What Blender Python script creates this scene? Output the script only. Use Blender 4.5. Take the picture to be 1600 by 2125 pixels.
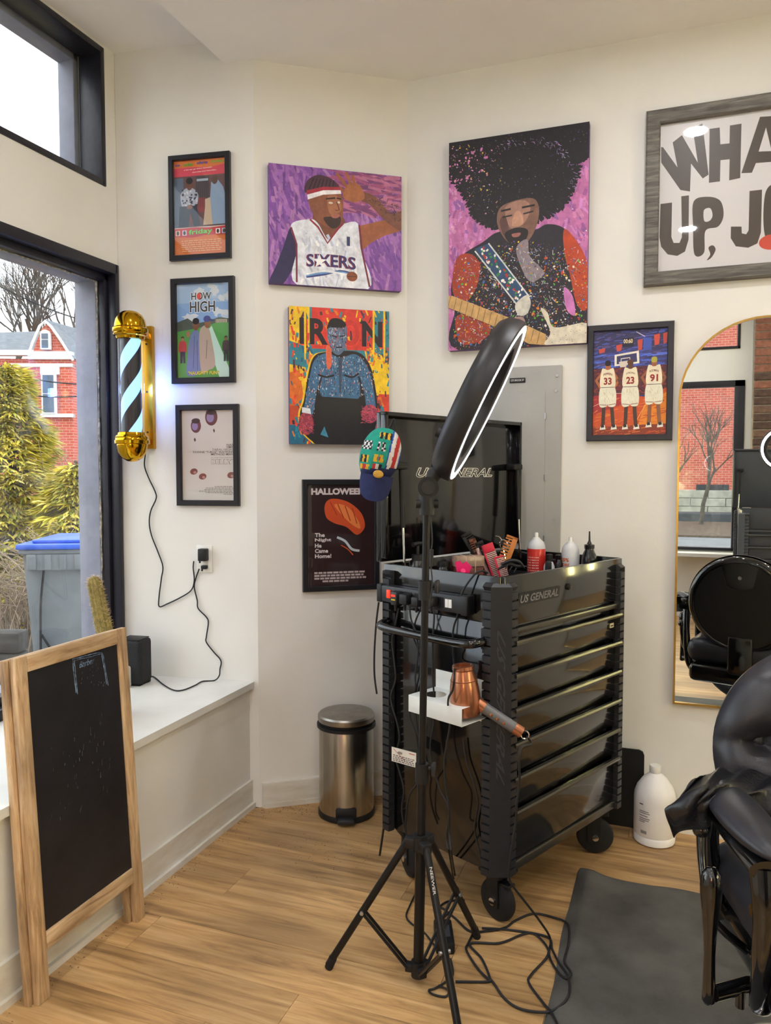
import bpy, bmesh, math, random
from math import sin, cos, tan, pi, radians, atan, atan2, hypot, sqrt
from mathutils import Vector, Matrix, geometry, noise
for o in list(bpy.data.objects): bpy.data.objects.remove(o)
scene = bpy.context.scene
COL = scene.collection
R = random.Random(7)

# ------------------------------------------------------------------ camera
FPX, IW, IH = 1588.0, 1600, 2125
CH, YAW, PITCH = 1.42, radians(20.2), atan(82/1588.0)
cam_d = bpy.data.cameras.new('camera'); cam = bpy.data.objects.new('camera', cam_d); COL.objects.link(cam)
cam_d.sensor_fit = 'VERTICAL'; cam_d.sensor_height = 24.0; cam_d.lens = 24.0*FPX/IH
cam_d.clip_start = 0.02; cam_d.clip_end = 300
cam.location = (0, 0, CH); cam.rotation_euler = (pi/2-PITCH, 0, YAW)
scene.camera = cam

# ------------------------------------------------------------------ world, exposure
world = bpy.data.worlds.new('overcast_sky'); scene.world = world; world.use_nodes = True
_n = world.node_tree.nodes; _l = world.node_tree.links; _n.clear()
_o = _n.new('ShaderNodeOutputWorld'); _b = _n.new('ShaderNodeBackground'); _l.new(_b.outputs[0], _o.inputs[0])
_tc = _n.new('ShaderNodeTexCoord'); _nz = _n.new('ShaderNodeTexNoise'); _nz.inputs['Scale'].default_value = 2.2; _nz.inputs['Detail'].default_value = 4
_cr = _n.new('ShaderNodeValToRGB'); _cr.color_ramp.elements[0].position = .38; _cr.color_ramp.elements[0].color = (.74, .84, .97, 1)
_cr.color_ramp.elements[1].position = .62; _cr.color_ramp.elements[1].color = (.97, .99, 1, 1)
_l.new(_tc.outputs['Generated'], _nz.inputs['Vector']); _l.new(_nz.outputs['Fac'], _cr.inputs['Fac']); _l.new(_cr.outputs[0], _b.inputs[0])
_b.inputs[1].default_value = 1.2
vs = scene.view_settings
scene.display_settings.display_device = 'sRGB'
vs.view_transform = 'Standard'; vs.look = 'None'; vs.exposure = 1.5; vs.gamma = 1.0; vs.use_curve_mapping = False
CAN_POWER, TUBE_POWER = 112.0, 18.0
MIRROR_TURN = 0.0

# ------------------------------------------------------------------ pixel -> place (photo frame 1600x2125)
_r = Vector((cos(YAW), sin(YAW), 0)); _f = Vector((-sin(YAW)*cos(PITCH), cos(YAW)*cos(PITCH), -sin(PITCH))); _u = _r.cross(_f)
CP = Vector((0, 0, CH))
def ray(x, y): return _f + _r*((x-800)/FPX) - _u*((y-1062.5)/FPX)
def onz(x, y, z=0.0):
    d = ray(x, y); return CP + d*((z-CH)/d.z)
def onpl(x, y, p, n):
    d = ray(x, y); p = Vector(p); n = Vector(n); return CP + d*((p-CP).dot(n)/d.dot(n))
def ony(x, y, Y): return onpl(x, y, (0, Y, 0), (0, 1, 0))
def onx(x, y, X): return onpl(x, y, (X, 0, 0), (1, 0, 0))

# ------------------------------------------------------------------ materials
def lin(c):
    if isinstance(c, str):
        c = c.lstrip('#'); c = tuple(int(c[i:i+2], 16)/255 for i in (0, 2, 4))
    return tuple((v/12.92 if v <= .04045 else ((v+.055)/1.055)**2.4) for v in c[:3])
MATS = {}
def mat(name, col='#888888', rough=.5, metal=0.0, var=.08, scale=12.0, bump=0.0, bscale=None, stretch=None, coat=0.0, emit=None, estr=0.0, spec=None, trans=0.0, ior=1.45, col2=None, coords='Object', sss=0.0, rvar=0.0):
    if name in MATS: return MATS[name]
    m = bpy.data.materials.new(name); m.use_nodes = True; MATS[name] = m
    nt = m.node_tree; nd = nt.nodes; lk = nt.links; b = nd['Principled BSDF']
    c = lin(col); c2 = lin(col2) if col2 else tuple(max(0, min(1, v*(1-var*2.2))) for v in c)
    tc = nd.new('ShaderNodeTexCoord'); mp = nd.new('ShaderNodeMapping'); lk.new(tc.outputs[coords], mp.inputs['Vector'])
    if stretch: mp.inputs['Scale'].default_value = stretch
    nz = nd.new('ShaderNodeTexNoise'); nz.inputs['Scale'].default_value = scale; nz.inputs['Detail'].default_value = 5; nz.inputs['Roughness'].default_value = .6
    lk.new(mp.outputs[0], nz.inputs['Vector'])
    rp = nd.new('ShaderNodeValToRGB'); rp.color_ramp.elements[0].position = .3; rp.color_ramp.elements[1].position = .7
    rp.color_ramp.elements[0].color = (*c2, 1); rp.color_ramp.elements[1].color = (*c, 1)
    lk.new(nz.outputs['Fac'], rp.inputs['Fac']); lk.new(rp.outputs[0], b.inputs['Base Color'])
    b.inputs['Roughness'].default_value = rough; b.inputs['Metallic'].default_value = metal; b.inputs['IOR'].default_value = ior
    if rvar:
        mr = nd.new('ShaderNodeMapRange'); mr.inputs['To Min'].default_value = max(0.02, rough-rvar); mr.inputs['To Max'].default_value = min(1, rough+rvar)
        lk.new(nz.outputs['Fac'], mr.inputs['Value']); lk.new(mr.outputs[0], b.inputs['Roughness'])
    if coat: b.inputs['Coat Weight'].default_value = coat; b.inputs['Coat Roughness'].default_value = .06
    if spec is not None: b.inputs['Specular IOR Level'].default_value = spec
    if trans: b.inputs['Transmission Weight'].default_value = trans
    if sss: b.inputs['Subsurface Weight'].default_value = sss; b.inputs['Subsurface Radius'].default_value = (.02, .02, .02)
    if emit: b.inputs['Emission Color'].default_value = (*lin(emit), 1); b.inputs['Emission Strength'].default_value = estr
    if bump:
        n2 = nd.new('ShaderNodeTexNoise'); n2.inputs['Scale'].default_value = bscale or scale*3; n2.inputs['Detail'].default_value = 4
        lk.new(mp.outputs[0], n2.inputs['Vector'])
        bp = nd.new('ShaderNodeBump'); bp.inputs['Strength'].default_value = bump; bp.inputs['Distance'].default_value = .01
        lk.new(n2.outputs['Fac'], bp.inputs['Height']); lk.new(bp.outputs[0], b.inputs['Normal'])
    return m
def glass_mat(name, tint=(1, 1, 1), ior=1.5, rough=.0, dirt=0.0):
    if name in MATS: return MATS[name]
    m = bpy.data.materials.new(name); m.use_nodes = True; MATS[name] = m
    nd = m.node_tree.nodes; lk = m.node_tree.links; nd.clear()
    o = nd.new('ShaderNodeOutputMaterial'); mx = nd.new('ShaderNodeMixShader'); t = nd.new('ShaderNodeBsdfTransparent'); g = nd.new('ShaderNodeBsdfGlossy'); fr = nd.new('ShaderNodeLayerWeight'); pw = nd.new('ShaderNodeMath'); pw.operation = 'POWER'; pw.inputs[1].default_value = 5; ma = nd.new('ShaderNodeMath'); ma.operation = 'MULTIPLY_ADD'; ma.inputs[1].default_value = .9; ma.inputs[2].default_value = ((ior-1)/(ior+1))**2
    t.inputs[0].default_value = (*tint, 1); g.inputs['Roughness'].default_value = rough; fr.inputs[0].default_value = .5
    lk.new(fr.outputs['Facing'], pw.inputs[0]); lk.new(pw.outputs[0], ma.inputs[0]); lk.new(ma.outputs[0], mx.inputs[0]); lk.new(t.outputs[0], mx.inputs[1]); lk.new(g.outputs[0], mx.inputs[2])
    if dirt:
        d = nd.new('ShaderNodeBsdfDiffuse'); d.inputs[0].default_value = (.75, .78, .8, 1); m2 = nd.new('ShaderNodeMixShader')
        tc = nd.new('ShaderNodeTexCoord'); nz = nd.new('ShaderNodeTexNoise'); nz.inputs['Scale'].default_value = 9; nz.inputs['Detail'].default_value = 8; nz.inputs['Roughness'].default_value = .75
        rp = nd.new('ShaderNodeMapRange'); rp.inputs['From Min'].default_value = .5; rp.inputs['From Max'].default_value = .8; rp.inputs['To Min'].default_value = .01; rp.inputs['To Max'].default_value = dirt
        lk.new(tc.outputs['Object'], nz.inputs['Vector']); lk.new(nz.outputs['Fac'], rp.inputs['Value']); lk.new(rp.outputs[0], m2.inputs[0])
        lk.new(mx.outputs[0], m2.inputs[1]); lk.new(d.outputs[0], m2.inputs[2]); lk.new(m2.outputs[0], o.inputs[0])
    else: lk.new(mx.outputs[0], o.inputs[0])
    return m
def print_mat(name, rough=.45, coat=0.0, paint=0.0):
    """flat print: colours come from the printed shapes"""
    if name in MATS: return MATS[name]
    m = bpy.data.materials.new(name); m.use_nodes = True; MATS[name] = m
    nd = m.node_tree.nodes; lk = m.node_tree.links; b = nd['Principled BSDF']
    at = nd.new('ShaderNodeAttribute'); at.attribute_name = 'ink'
    src = at.outputs['Color']
    if paint:
        tc = nd.new('ShaderNodeTexCoord'); nz = nd.new('ShaderNodeTexNoise'); nz.inputs['Scale'].default_value = 26; nz.inputs['Detail'].default_value = 7; nz.inputs['Roughness'].default_value = .7
        mr = nd.new('ShaderNodeMapRange'); mr.inputs['From Min'].default_value = .3; mr.inputs['From Max'].default_value = .7; mr.inputs['To Min'].default_value = 1-paint; mr.inputs['To Max'].default_value = 1+paint
        mx = nd.new('ShaderNodeVectorMath'); mx.operation = 'SCALE'
        lk.new(tc.outputs['Object'], nz.inputs['Vector']); lk.new(nz.outputs['Fac'], mr.inputs['Value']); lk.new(src, mx.inputs[0]); lk.new(mr.outputs[0], mx.inputs['Scale']); src = mx.outputs[0]
        bp = nd.new('ShaderNodeBump'); bp.inputs['Strength'].default_value = .25; bp.inputs['Distance'].default_value = .002
        lk.new(nz.outputs['Fac'], bp.inputs['Height']); lk.new(bp.outputs[0], b.inputs['Normal'])
    lk.new(src, b.inputs['Base Color']); b.inputs['Roughness'].default_value = rough
    if coat: b.inputs['Coat Weight'].default_value = coat
    return m

# ------------------------------------------------------------------ mesh building
def catmull(pts, n=6):
    P = [Vector(p) for p in pts]
    if len(P) < 3: return P
    out = []
    for i in range(len(P)-1):
        p0 = P[max(i-1, 0)]; p1 = P[i]; p2 = P[i+1]; p3 = P[min(i+2, len(P)-1)]
        for k in range(n):
            t = k/n
            out.append(.5*((2*p1)+(-p0+p2)*t+(2*p0-5*p1+4*p2-p3)*t*t+(-p0+3*p1-3*p2+p3)*t**3))
    out.append(P[-1]); return out
class MB:
    def __init__(s): s.v = []; s.f = []; s.mi = []; s.cur = 0; s.col = []
    def add(s, vs_, fs, M=None):
        k = len(s.v)
        for v in vs_:
            v = Vector(v); s.v.append(tuple(M @ v) if M is not None else tuple(v))
        for f in fs: s.f.append(tuple(i+k for i in f)); s.mi.append(s.cur)
        return s
    def box(s, x0, x1, y0, y1, z0, z1, bev=0.0, M=None, seg=2):
        if x1 < x0: x0, x1 = x1, x0
        if y1 < y0: y0, y1 = y1, y0
        if z1 < z0: z0, z1 = z1, z0
        vv = [(x0, y0, z0), (x1, y0, z0), (x1, y1, z0), (x0, y1, z0), (x0, y0, z1), (x1, y0, z1), (x1, y1, z1), (x0, y1, z1)]
        ff = [(0, 3, 2, 1), (4, 5, 6, 7), (0, 1, 5, 4), (1, 2, 6, 5), (2, 3, 7, 6), (3, 0, 4, 7)]
        if bev <= 0: return s.add(vv, ff, M)
        bm = bmesh.new(); bv = [bm.verts.new(v) for v in vv]
        for f in ff: bm.faces.new([bv[i] for i in f])
        bev = min(bev, .49*min(x1-x0, y1-y0, z1-z0))
        bmesh.ops.bevel(bm, geom=list(bm.edges), offset=bev, segments=seg, profile=.5, affect='EDGES')
        return s.addbm(bm, M)
    def addbm(s, bm, M=None):
        bm.verts.ensure_lookup_table(); bm.verts.index_update()
        s.add([v.co.copy() for v in bm.verts], [[v.index for v in f.verts] for f in bm.faces], M); bm.free(); return s
    def cyl(s, p0, p1, r0, r1=None, n=16, M=None, cap=True):
        r1 = r0 if r1 is None else r1; p0 = Vector(p0); p1 = Vector(p1); d = (p1-p0).normalized()
        a = d.orthogonal().normalized(); b = d.cross(a); vv = []
        for p, r in ((p0, r0), (p1, r1)):
            for i in range(n): t = 2*pi*i/n; vv.append(p+a*(r*cos(t))+b*(r*sin(t)))
        ff = [(i, (i+1) % n, n+(i+1) % n, n+i) for i in range(n)]
        if cap: ff += [tuple(range(n-1, -1, -1)), tuple(range(n, 2*n))]
        return s.add(vv, ff, M)
    def tube(s, pts, r, n=8, M=None, smooth=0, closed=False, flat=None):
        P = catmull(pts, smooth) if smooth else [Vector(p) for p in pts]
        rs = r if isinstance(r, (list, tuple)) else None
        if rs and smooth: 
            m = len(P)-1; rr = []
            for i in range(len(P)):
                t = i/m*(len(rs)-1); j = min(int(t), len(rs)-2); u0, u1 = rs[j], rs[j+1]; rr.append(tuple(a_+(b_-a_)*(t-j) for a_, b_ in zip(u0, u1)) if isinstance(u0, tuple) else u0+(u1-u0)*(t-j))
            rs = rr
        N = len(P); T = []
        for i in range(N):
            if closed: t = P[(i+1) % N]-P[i-1]
            else: t = P[min(i+1, N-1)]-P[max(i-1, 0)]
            T.append(t.normalized() if t.length > 1e-9 else Vector((0, 0, 1)))
        a = T[0].orthogonal().normalized() if flat is None else (Vector(flat)-T[0]*Vector(flat).dot(T[0])).normalized()
        vv = []; 
        for i in range(N):
            a = a-T[i]*a.dot(T[i]); a = a.normalized() if a.length > 1e-6 else T[i].orthogonal().normalized(); b = T[i].cross(a)
            q = rs[i] if rs else r
            qa, qb = q if isinstance(q, tuple) else (q, q)
            for k in range(n): t = 2*pi*k/n; vv.append(P[i]+a*(qa*cos(t))+b*(qb*sin(t)))
        ff = []
        for i in range(N if closed else N-1):
            j = (i+1) % N
            for k in range(n): ff.append((i*n+k, i*n+(k+1) % n, j*n+(k+1) % n, j*n+k))
        if not closed: ff += [tuple(range(n-1, -1, -1)), tuple(range((N-1)*n, N*n))]
        return s.add(vv, ff, M)
    def lathe(s, prof, n=32, M=None, c=(0, 0, 0), sx=1.0, sy=1.0):
        vv = []; ff = []; c = Vector(c); m = len(prof)
        for r, z in prof:
            for k in range(n): t = 2*pi*k/n; vv.append(c+Vector((max(r, 1e-5)*cos(t)*sx, max(r, 1e-5)*sin(t)*sy, z)))
        for i in range(m-1):
            for k in range(n): ff.append((i*n+k, i*n+(k+1) % n, (i+1)*n+(k+1) % n, (i+1)*n+k))
        if prof[0][0] > 1e-4: ff.append(tuple(range(n-1, -1, -1)))
        if prof[-1][0] > 1e-4: ff.append(tuple(range((m-1)*n, m*n)))
        return s.add(vv, ff, M)
    def prism(s, pts, z0, z1, M=None, hole=None):
        n = len(pts)
        if sum(pts[i][0]*pts[(i+1) % n][1]-pts[(i+1) % n][0]*pts[i][1] for i in range(n)) < 0: pts = pts[::-1]
        vv = [(p[0], p[1], z0) for p in pts]+[(p[0], p[1], z1) for p in pts]
        ff = [(i, (i+1) % n, n+(i+1) % n, n+i) for i in range(n)]
        tr = geometry.tessellate_polygon([[Vector((p[0], p[1], 0)) for p in pts]])
        for a, b, c in tr:
            if (Vector((*pts[b], 0))-Vector((*pts[a], 0))).cross(Vector((*pts[c], 0))-Vector((*pts[a], 0))).z < 0: a, c = c, a
            ff.append((c, b, a)); ff.append((a+n, b+n, c+n))
        return s.add(vv, ff, M)
    def ball(s, c, r, nu=20, nv=12, M=None):
        rx, ry, rz = r if isinstance(r, tuple) else (r, r, r); c = Vector(c); vv = [c+Vector((0, 0, -rz))]; ff = []
        for j in range(1, nv):
            a = -pi/2+pi*j/nv
            for i in range(nu): t = 2*pi*i/nu; vv.append(c+Vector((rx*cos(a)*cos(t), ry*cos(a)*sin(t), rz*sin(a))))
        vv.append(c+Vector((0, 0, rz))); k = len(vv)-1
        for i in range(nu): ff.append((0, 1+(i+1) % nu, 1+i)); ff.append((k, k-nu+i, k-nu+(i+1) % nu))
        for j in range(nv-2):
            for i in range(nu): a = 1+j*nu+i; b = 1+j*nu+(i+1) % nu; ff.append((a, b, b+nu, a+nu))
        return s.add(vv, ff, M)
    def grid(s, f, nu, nv, M=None):
        vv = [f(i/nu, j/nv) for j in range(nv+1) for i in range(nu+1)]; w = nu+1
        return s.add(vv, [(j*w+i, j*w+i+1, (j+1)*w+i+1, (j+1)*w+i) for j in range(nv) for i in range(nu)], M)
    def mesh(s, name, mats, smooth=40):
        me = bpy.data.meshes.new(name); me.from_pydata(s.v, [], s.f)
        for m in (mats if isinstance(mats, (list, tuple)) else [mats]): me.materials.append(m)
        me.polygons.foreach_set('material_index', s.mi)
        if smooth:
            me.polygons.foreach_set('use_smooth', [True]*len(s.f)); me.set_sharp_from_angle(angle=radians(smooth))
        me.update(); return me
    def build(s, name, mats, parent=None, smooth=40, loc=None, rot=None, recalc=False):
        me = s.mesh(name, mats, smooth)
        if recalc:
            bm = bmesh.new(); bm.from_mesh(me); bmesh.ops.recalc_face_normals(bm, faces=list(bm.faces)); bm.to_mesh(me); bm.free()
        return link(name, me, parent, loc, rot)
def link(name, data, parent=None, loc=None, rot=None):
    o = bpy.data.objects.new(name, data); COL.objects.link(o)
    if parent: o.parent = parent
    if loc is not None: o.location = loc
    if rot is not None: o.rotation_euler = rot
    return o
def tag(o, label, cat, group=None):
    o['label'] = label; o['category'] = cat
    if group: o['group'] = group
    return o
def thing(name, label, cat, loc=(0, 0, 0), rotz=0.0, group=None, rot=None):
    o = link(name, None); o.location = loc; o.rotation_euler = rot or (0, 0, rotz); o.empty_display_size = .05
    return tag(o, label, cat, group)
def structure(o, label=None):
    o['kind'] = 'structure'
    if label: o['label'] = label
    return o
def tcopy(root, loc=None, rotz=None, label=None):
    r = root.copy(); COL.objects.link(r)
    if loc is not None: r.location = loc
    if rotz is not None: r.rotation_euler = (0, 0, rotz)
    if label: r['label'] = label
    for ch in root.children:
        c = ch.copy(); COL.objects.link(c); c.parent = r
        for g in ch.children:
            d = g.copy(); COL.objects.link(d); d.parent = c
    return r
def T(x, y, z, rx=0, ry=0, rz=0): return Matrix.Translation((x, y, z)) @ Matrix.Rotation(rz, 4, 'Z') @ Matrix.Rotation(ry, 4, 'Y') @ Matrix.Rotation(rx, 4, 'X')
UPY = Matrix.Rotation(pi/2, 4, 'X')      # maps local xy-plane drawing to xz (facing -y)

# ------------------------------------------------------------------ lettering and flat print
_TXT = {}
def text_mesh(txt, bold=0.0):
    """outline triangles of a line of lettering scaled to height 1 (cap) and its width"""
    k = (txt, bold)
    if k in _TXT: return _TXT[k]
    cu = bpy.data.curves.new('lettering', 'FONT'); cu.body = txt; cu.offset = bold; cu.resolution_u = 3; cu.size = 1.0
    ob = bpy.data.objects.new('lettering', cu); COL.objects.link(ob)
    dg = bpy.context.evaluated_depsgraph_get(); me = bpy.data.meshes.new_from_object(ob.evaluated_get(dg))
    v = [(p.co.x, p.co.y) for p in me.vertices]; f = [tuple(p.vertices) for p in me.polygons]
    bpy.data.objects.remove(ob); bpy.data.curves.remove(cu); bpy.data.meshes.remove(me)
    if not v: v = [(0, 0), (1, 0), (1, 1)]; f = [(0, 1, 2)]
    x0 = min(p[0] for p in v); x1 = max(p[0] for p in v); y0 = min(p[1] for p in v); y1 = max(p[1] for p in v)
    v = [((p[0]-x0)/(x1-x0), (p[1]-y0)/(y1-y0)) for p in v]
    _TXT[k] = (v, f, (x1-x0)/(y1-y0)); return _TXT[k]
class Art:
    """flat print, drawn in fractions: x to the right, y downwards; one mesh of stacked flat shapes"""
    def __init__(s, w, h, ground='#ffffff'):
        s.w, s.h = w, h; s.v = []; s.f = []; s.c = []; s.lay = 0
        s.poly([(0, 0), (1, 0), (1, 1), (0, 1)], ground)
    def _put(s, pts, faces, col, d=3e-5):
        s.lay += d; k = len(s.v); c = lin(col)
        for x, y in pts: s.v.append(((x-.5)*s.w, -s.lay, (.5-y)*s.h))
        for f in faces: s.f.append(tuple(i+k for i in f)); s.c.append(c)
    def poly(s, pts, col, d=3e-5, clip=True):
        if clip: pts = [(min(1, max(0, x)), min(1, max(0, y))) for x, y in pts]
        t = geometry.tessellate_polygon([[Vector((x*s.w, y*s.h, 0)) for x, y in pts]])
        s._put(pts, t, col, d)
    def rect(s, x0, y0, x1, y1, col): s.poly([(x0, y0), (x1, y0), (x1, y1), (x0, y1)], col)
    def ell(s, cx, cy, rx, ry, col, n=20, rot=0.0, jag=0.0, d=3e-5):
        a = s.w/s.h; pts = []
        for i in range(n):
            t = 2*pi*i/n; j = 1+jag*(R.random()-.5)*2; x = rx*cos(t)*j; y = ry*sin(t)*j/a
            X = x*cos(rot)-y*sin(rot); Y = x*sin(rot)+y*cos(rot); pts.append((cx+X, cy+Y*a))
        s.poly(pts, col, d)
    def line(s, pts, wd, col, smooth=0):
        if smooth: pts = [(p.x, p.y) for p in catmull([(x, y, 0) for x, y in pts], smooth)]
        a = s.w/s.h; L = []; Q = []
        for i, (x, y) in enumerate(pts):
            x0, y0 = pts[max(i-1, 0)]; x1, y1 = pts[min(i+1, len(pts)-1)]; dx, dy = x1-x0, (y1-y0)/a; m = hypot(dx, dy) or 1
            nx, ny = -dy/m*wd/2, dx/m*wd/2*a; L.append((x+nx, y+ny)); Q.append((x-nx, y-ny))
        k = len(L); pp = [(min(1, max(0, x)), min(1, max(0, y))) for x, y in L+Q]
        s._put(pp, [(i, i+1, k+i+1, k+i) for i in range(k-1)], col)
    def curve(s, pts, col, n=6):
        P = [Vector((x, y, 0)) for x, y in pts]; m = len(P); out = []
        for i in range(m):
            p0, p1, p2, p3 = P[i-1], P[i], P[(i+1) % m], P[(i+2) % m]
            for k in range(n):
                t = k/n; q = .5*((2*p1)+(-p0+p2)*t+(2*p0-5*p1+4*p2-p3)*t*t+(-p0+3*p1-3*p2+p3)*t**3); out.append((q.x, q.y))
        s.poly(out, col)
    def text(s, txt, x0, y0, x1, y1, col, bold=0.0, shear=0.0, arc=0.0, tilt=0.0):
        v, f, _ = text_mesh(txt, bold); pts = []
        for a, b in v:
            y = y1+(y0-y1)*b-arc*(1-(2*a-1)**2)+tilt*(a-.5)
            pts.append((x0+(x1-x0)*(a+shear*b), y))
        s._put(pts, f, col)
    def splat(s, n, x0, y0, x1, y1, cols, r0=.002, r1=.008, test=None):
        for _ in range(n):
            x, y = R.uniform(x0, x1), R.uniform(y0, y1)
            if test and not test(x, y): continue
            r = r0+(r1-r0)*R.random()**2.5
            s.ell(x, y, r, r*s.w/s.h*R.uniform(.6, 1.6), R.choice(cols), n=6, rot=R.random()*3, jag=.3, d=4e-7)
    def strokes(s, n, x0, y0, x1, y1, cols, ln=.05, wd=.008, ang=0.0, spread=.4, test=None):
        for _ in range(n):
            x, y = R.uniform(x0, x1), R.uniform(y0, y1)
            if test and not test(x, y): continue
            a = ang+R.uniform(-spread, spread); l = ln*R.uniform(.4, 1.2); w = wd*R.uniform(.5, 1.3); asp = s.w/s.h
            dx, dy = cos(a)*l/2, sin(a)*l/2*asp; nx, ny = -sin(a)*w/2, cos(a)*w/2*asp
            s.poly([(x-dx+nx, y-dy+ny), (x+dx*.8+nx*.7, y+dy*.8+ny*.7), (x+dx, y+dy), (x+dx*.8-nx, y+dy*.8-ny), (x-dx-nx*.6, y-dy-ny*.6)], R.choice(cols), d=4e-7)
    def build(s, name, material, parent, loc=(0, 0, 0)):
        me = bpy.data.meshes.new(name)
        # face outwards (-y)
        F = []
        for f in s.f:
            p = [s.v[i] for i in f[:3]]
            ar = (p[1][0]-p[0][0])*(p[2][2]-p[0][2])-(p[2][0]-p[0][0])*(p[1][2]-p[0][2])
            F.append(f if ar > 0 else tuple(reversed(f)))
        me.from_pydata(s.v, [], F); me.materials.append(material)
        ca = me.color_attributes.new('ink', 'FLOAT_COLOR', 'CORNER'); buf = []
        for f, c in zip(F, s.c): buf += [c[0], c[1], c[2], 1.0]*len(f)
        ca.data.foreach_set('color', buf); me.update()
        return link(name, me, parent, loc)
def lettering(name, txt, w, h, material, parent, M, bold=0.0, shear=0.0, depth=.001):
    """raised or flat lettering as its own part, standing in the local xz plane facing -y"""
    v, f, _ = text_mesh(txt, bold); b = MB(); n = len(v)
    b.add([((x+shear*y-.5)*w, -depth, (y-.5)*h) for x, y in v], [t for t in f], M)
    return b.build(name, material, parent, smooth=0)
# ------------------------------------------------------------------ the room
YB, XW, XR, YF = 3.178, -2.21, 2.9, -1.75      # back wall, window wall, right wall, wall behind the camera
ZC, ZBAY = 3.085, 3.175
C1 = Vector((-1.60, 2.80, 0)); C2 = Vector((-1.07, YB, 0))
PD = Vector((-sin(radians(98.4)), cos(radians(98.4)), 0)); PN = Vector((-PD.y, PD.x, 0))   # poster wall: direction to the window, normal into the room
C0 = C1 + PD*((XW-C1.x)/PD.x)
MD = (C2-C1).normalized(); MN = Vector((MD.y, -MD.x, 0)); MLEN = (C2-C1).length
m_wall = mat('wall_paint', '#e6e4df', .62, var=.025, scale=3, bump=.05, bscale=60, coords='Object')
m_ceil = mat('ceiling_paint', '#f0eeec', .7, var=.02, scale=3)
m_white = mat('white_trim_paint', '#e2e0da', .42, var=.05, scale=5)
m_base = mat('scuffed_baseboard', '#e6e4de', .5, var=.2, scale=4, col2='#cbc3b4', stretch=(1, 1, 4))
m_dark = mat('window_frame_paint', '#24232c', .38, var=.15, scale=14, bump=.12, bscale=40)
m_reveal = mat('exterior_reveal_paint', '#9698a8', .5, var=.12, scale=9)
m_glass = glass_mat('window_glass', (.97, .985, .98), 1.45, 0.0, .16)
m_clear = glass_mat('picture_glass', (1, 1, 1), 1.42, .02)

def wood_mat(name, c1, c2, c3, rough=.42, scale=1.0, rnd=True, streak=16.0):
    m = bpy.data.materials.new(name); m.use_nodes = True
    nd = m.node_tree.nodes; lk = m.node_tree.links; b = nd['Principled BSDF']
    tc = nd.new('ShaderNodeTexCoord'); mp = nd.new('ShaderNodeMapping'); mp.inputs['Scale'].default_value = (1.1*scale, streak*scale, streak*scale)
    oi = nd.new('ShaderNodeObjectInfo'); ad = nd.new('ShaderNodeVectorMath'); ad.operation = 'ADD'; sc = nd.new('ShaderNodeVectorMath'); sc.operation = 'SCALE'; sc.inputs[0].default_value = (37, 11, 5)
    lk.new(oi.outputs['Random'], sc.inputs['Scale']); lk.new(tc.outputs['Object'], ad.inputs[0]); lk.new(sc.outputs[0], ad.inputs[1]); lk.new(ad.outputs[0], mp.inputs['Vector'])
    n1 = nd.new('ShaderNodeTexNoise'); n1.inputs['Scale'].default_value = 2.0; n1.inputs['Detail'].default_value = 8; n1.inputs['Roughness'].default_value = .68; n1.inputs['Distortion'].default_value = .6
    lk.new(mp.outputs[0], n1.inputs['Vector'])
    mp2 = nd.new('ShaderNodeMapping'); mp2.inputs['Scale'].default_value = (3*scale, 9*scale, 9*scale); lk.new(ad.outputs[0], mp2.inputs['Vector'])
    n2 = nd.new('ShaderNodeTexNoise'); n2.inputs['Scale'].default_value = .7; n2.inputs['Detail'].default_value = 3; lk.new(mp2.outputs[0], n2.inputs['Vector'])
    rp = nd.new('ShaderNodeValToRGB'); e = rp.color_ramp.elements; e[0].position = .3; e[0].color = (*lin(c1), 1); e[1].position = .72; e[1].color = (*lin(c3), 1); k = e.new(.5); k.color = (*lin(c2), 1)
    lk.new(n1.outputs['Fac'], rp.inputs['Fac'])
    mx = nd.new('ShaderNodeMix'); mx.data_type = 'RGBA'; mx.blend_type = 'MULTIPLY'; mr = nd.new('ShaderNodeMapRange'); mr.inputs['From Min'].default_value = .35; mr.inputs['From Max'].default_value = .65; mr.inputs['To Min'].default_value = .72; mr.inputs['To Max'].default_value = 1.12
    lk.new(n2.outputs['Fac'], mr.inputs['Value'])
    cb = nd.new('ShaderNodeCombineColor'); 
    for i in range(3): lk.new(mr.outputs[0], cb.inputs[i])
    mx.inputs[0].default_value = 1.0; lk.new(rp.outputs[0], mx.inputs[6]); lk.new(cb.outputs[0], mx.inputs[7])
    hs = nd.new('ShaderNodeHueSaturation'); v = nd.new('ShaderNodeMapRange'); v.inputs['To Min'].default_value = .86 if rnd else 1; v.inputs['To Max'].default_value = 1.1 if rnd else 1
    lk.new(oi.outputs['Random'], v.inputs['Value']); lk.new(v.outputs[0], hs.inputs['Value']); lk.new(mx.outputs[2], hs.inputs['Color'])
    lk.new(hs.outputs[0], b.inputs['Base Color']); b.inputs['Roughness'].default_value = rough
    bp = nd.new('ShaderNodeBump'); bp.inputs['Strength'].default_value = .12; bp.inputs['Distance'].default_value = .004; lk.new(n1.outputs['Fac'], bp.inputs['Height']); lk.new(bp.outputs[0], b.inputs['Normal'])
    MATS[name] = m; return m
m_plank = wood_mat('oak_plank_vinyl', '#866444', '#bd9562', '#d6b282', .4)
m_frame_oak = wood_mat('weathered_pine', '#8a6a4c', '#c4a27a', '#dfc6a2', .7, 2.2, False, 11.0)

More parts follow.
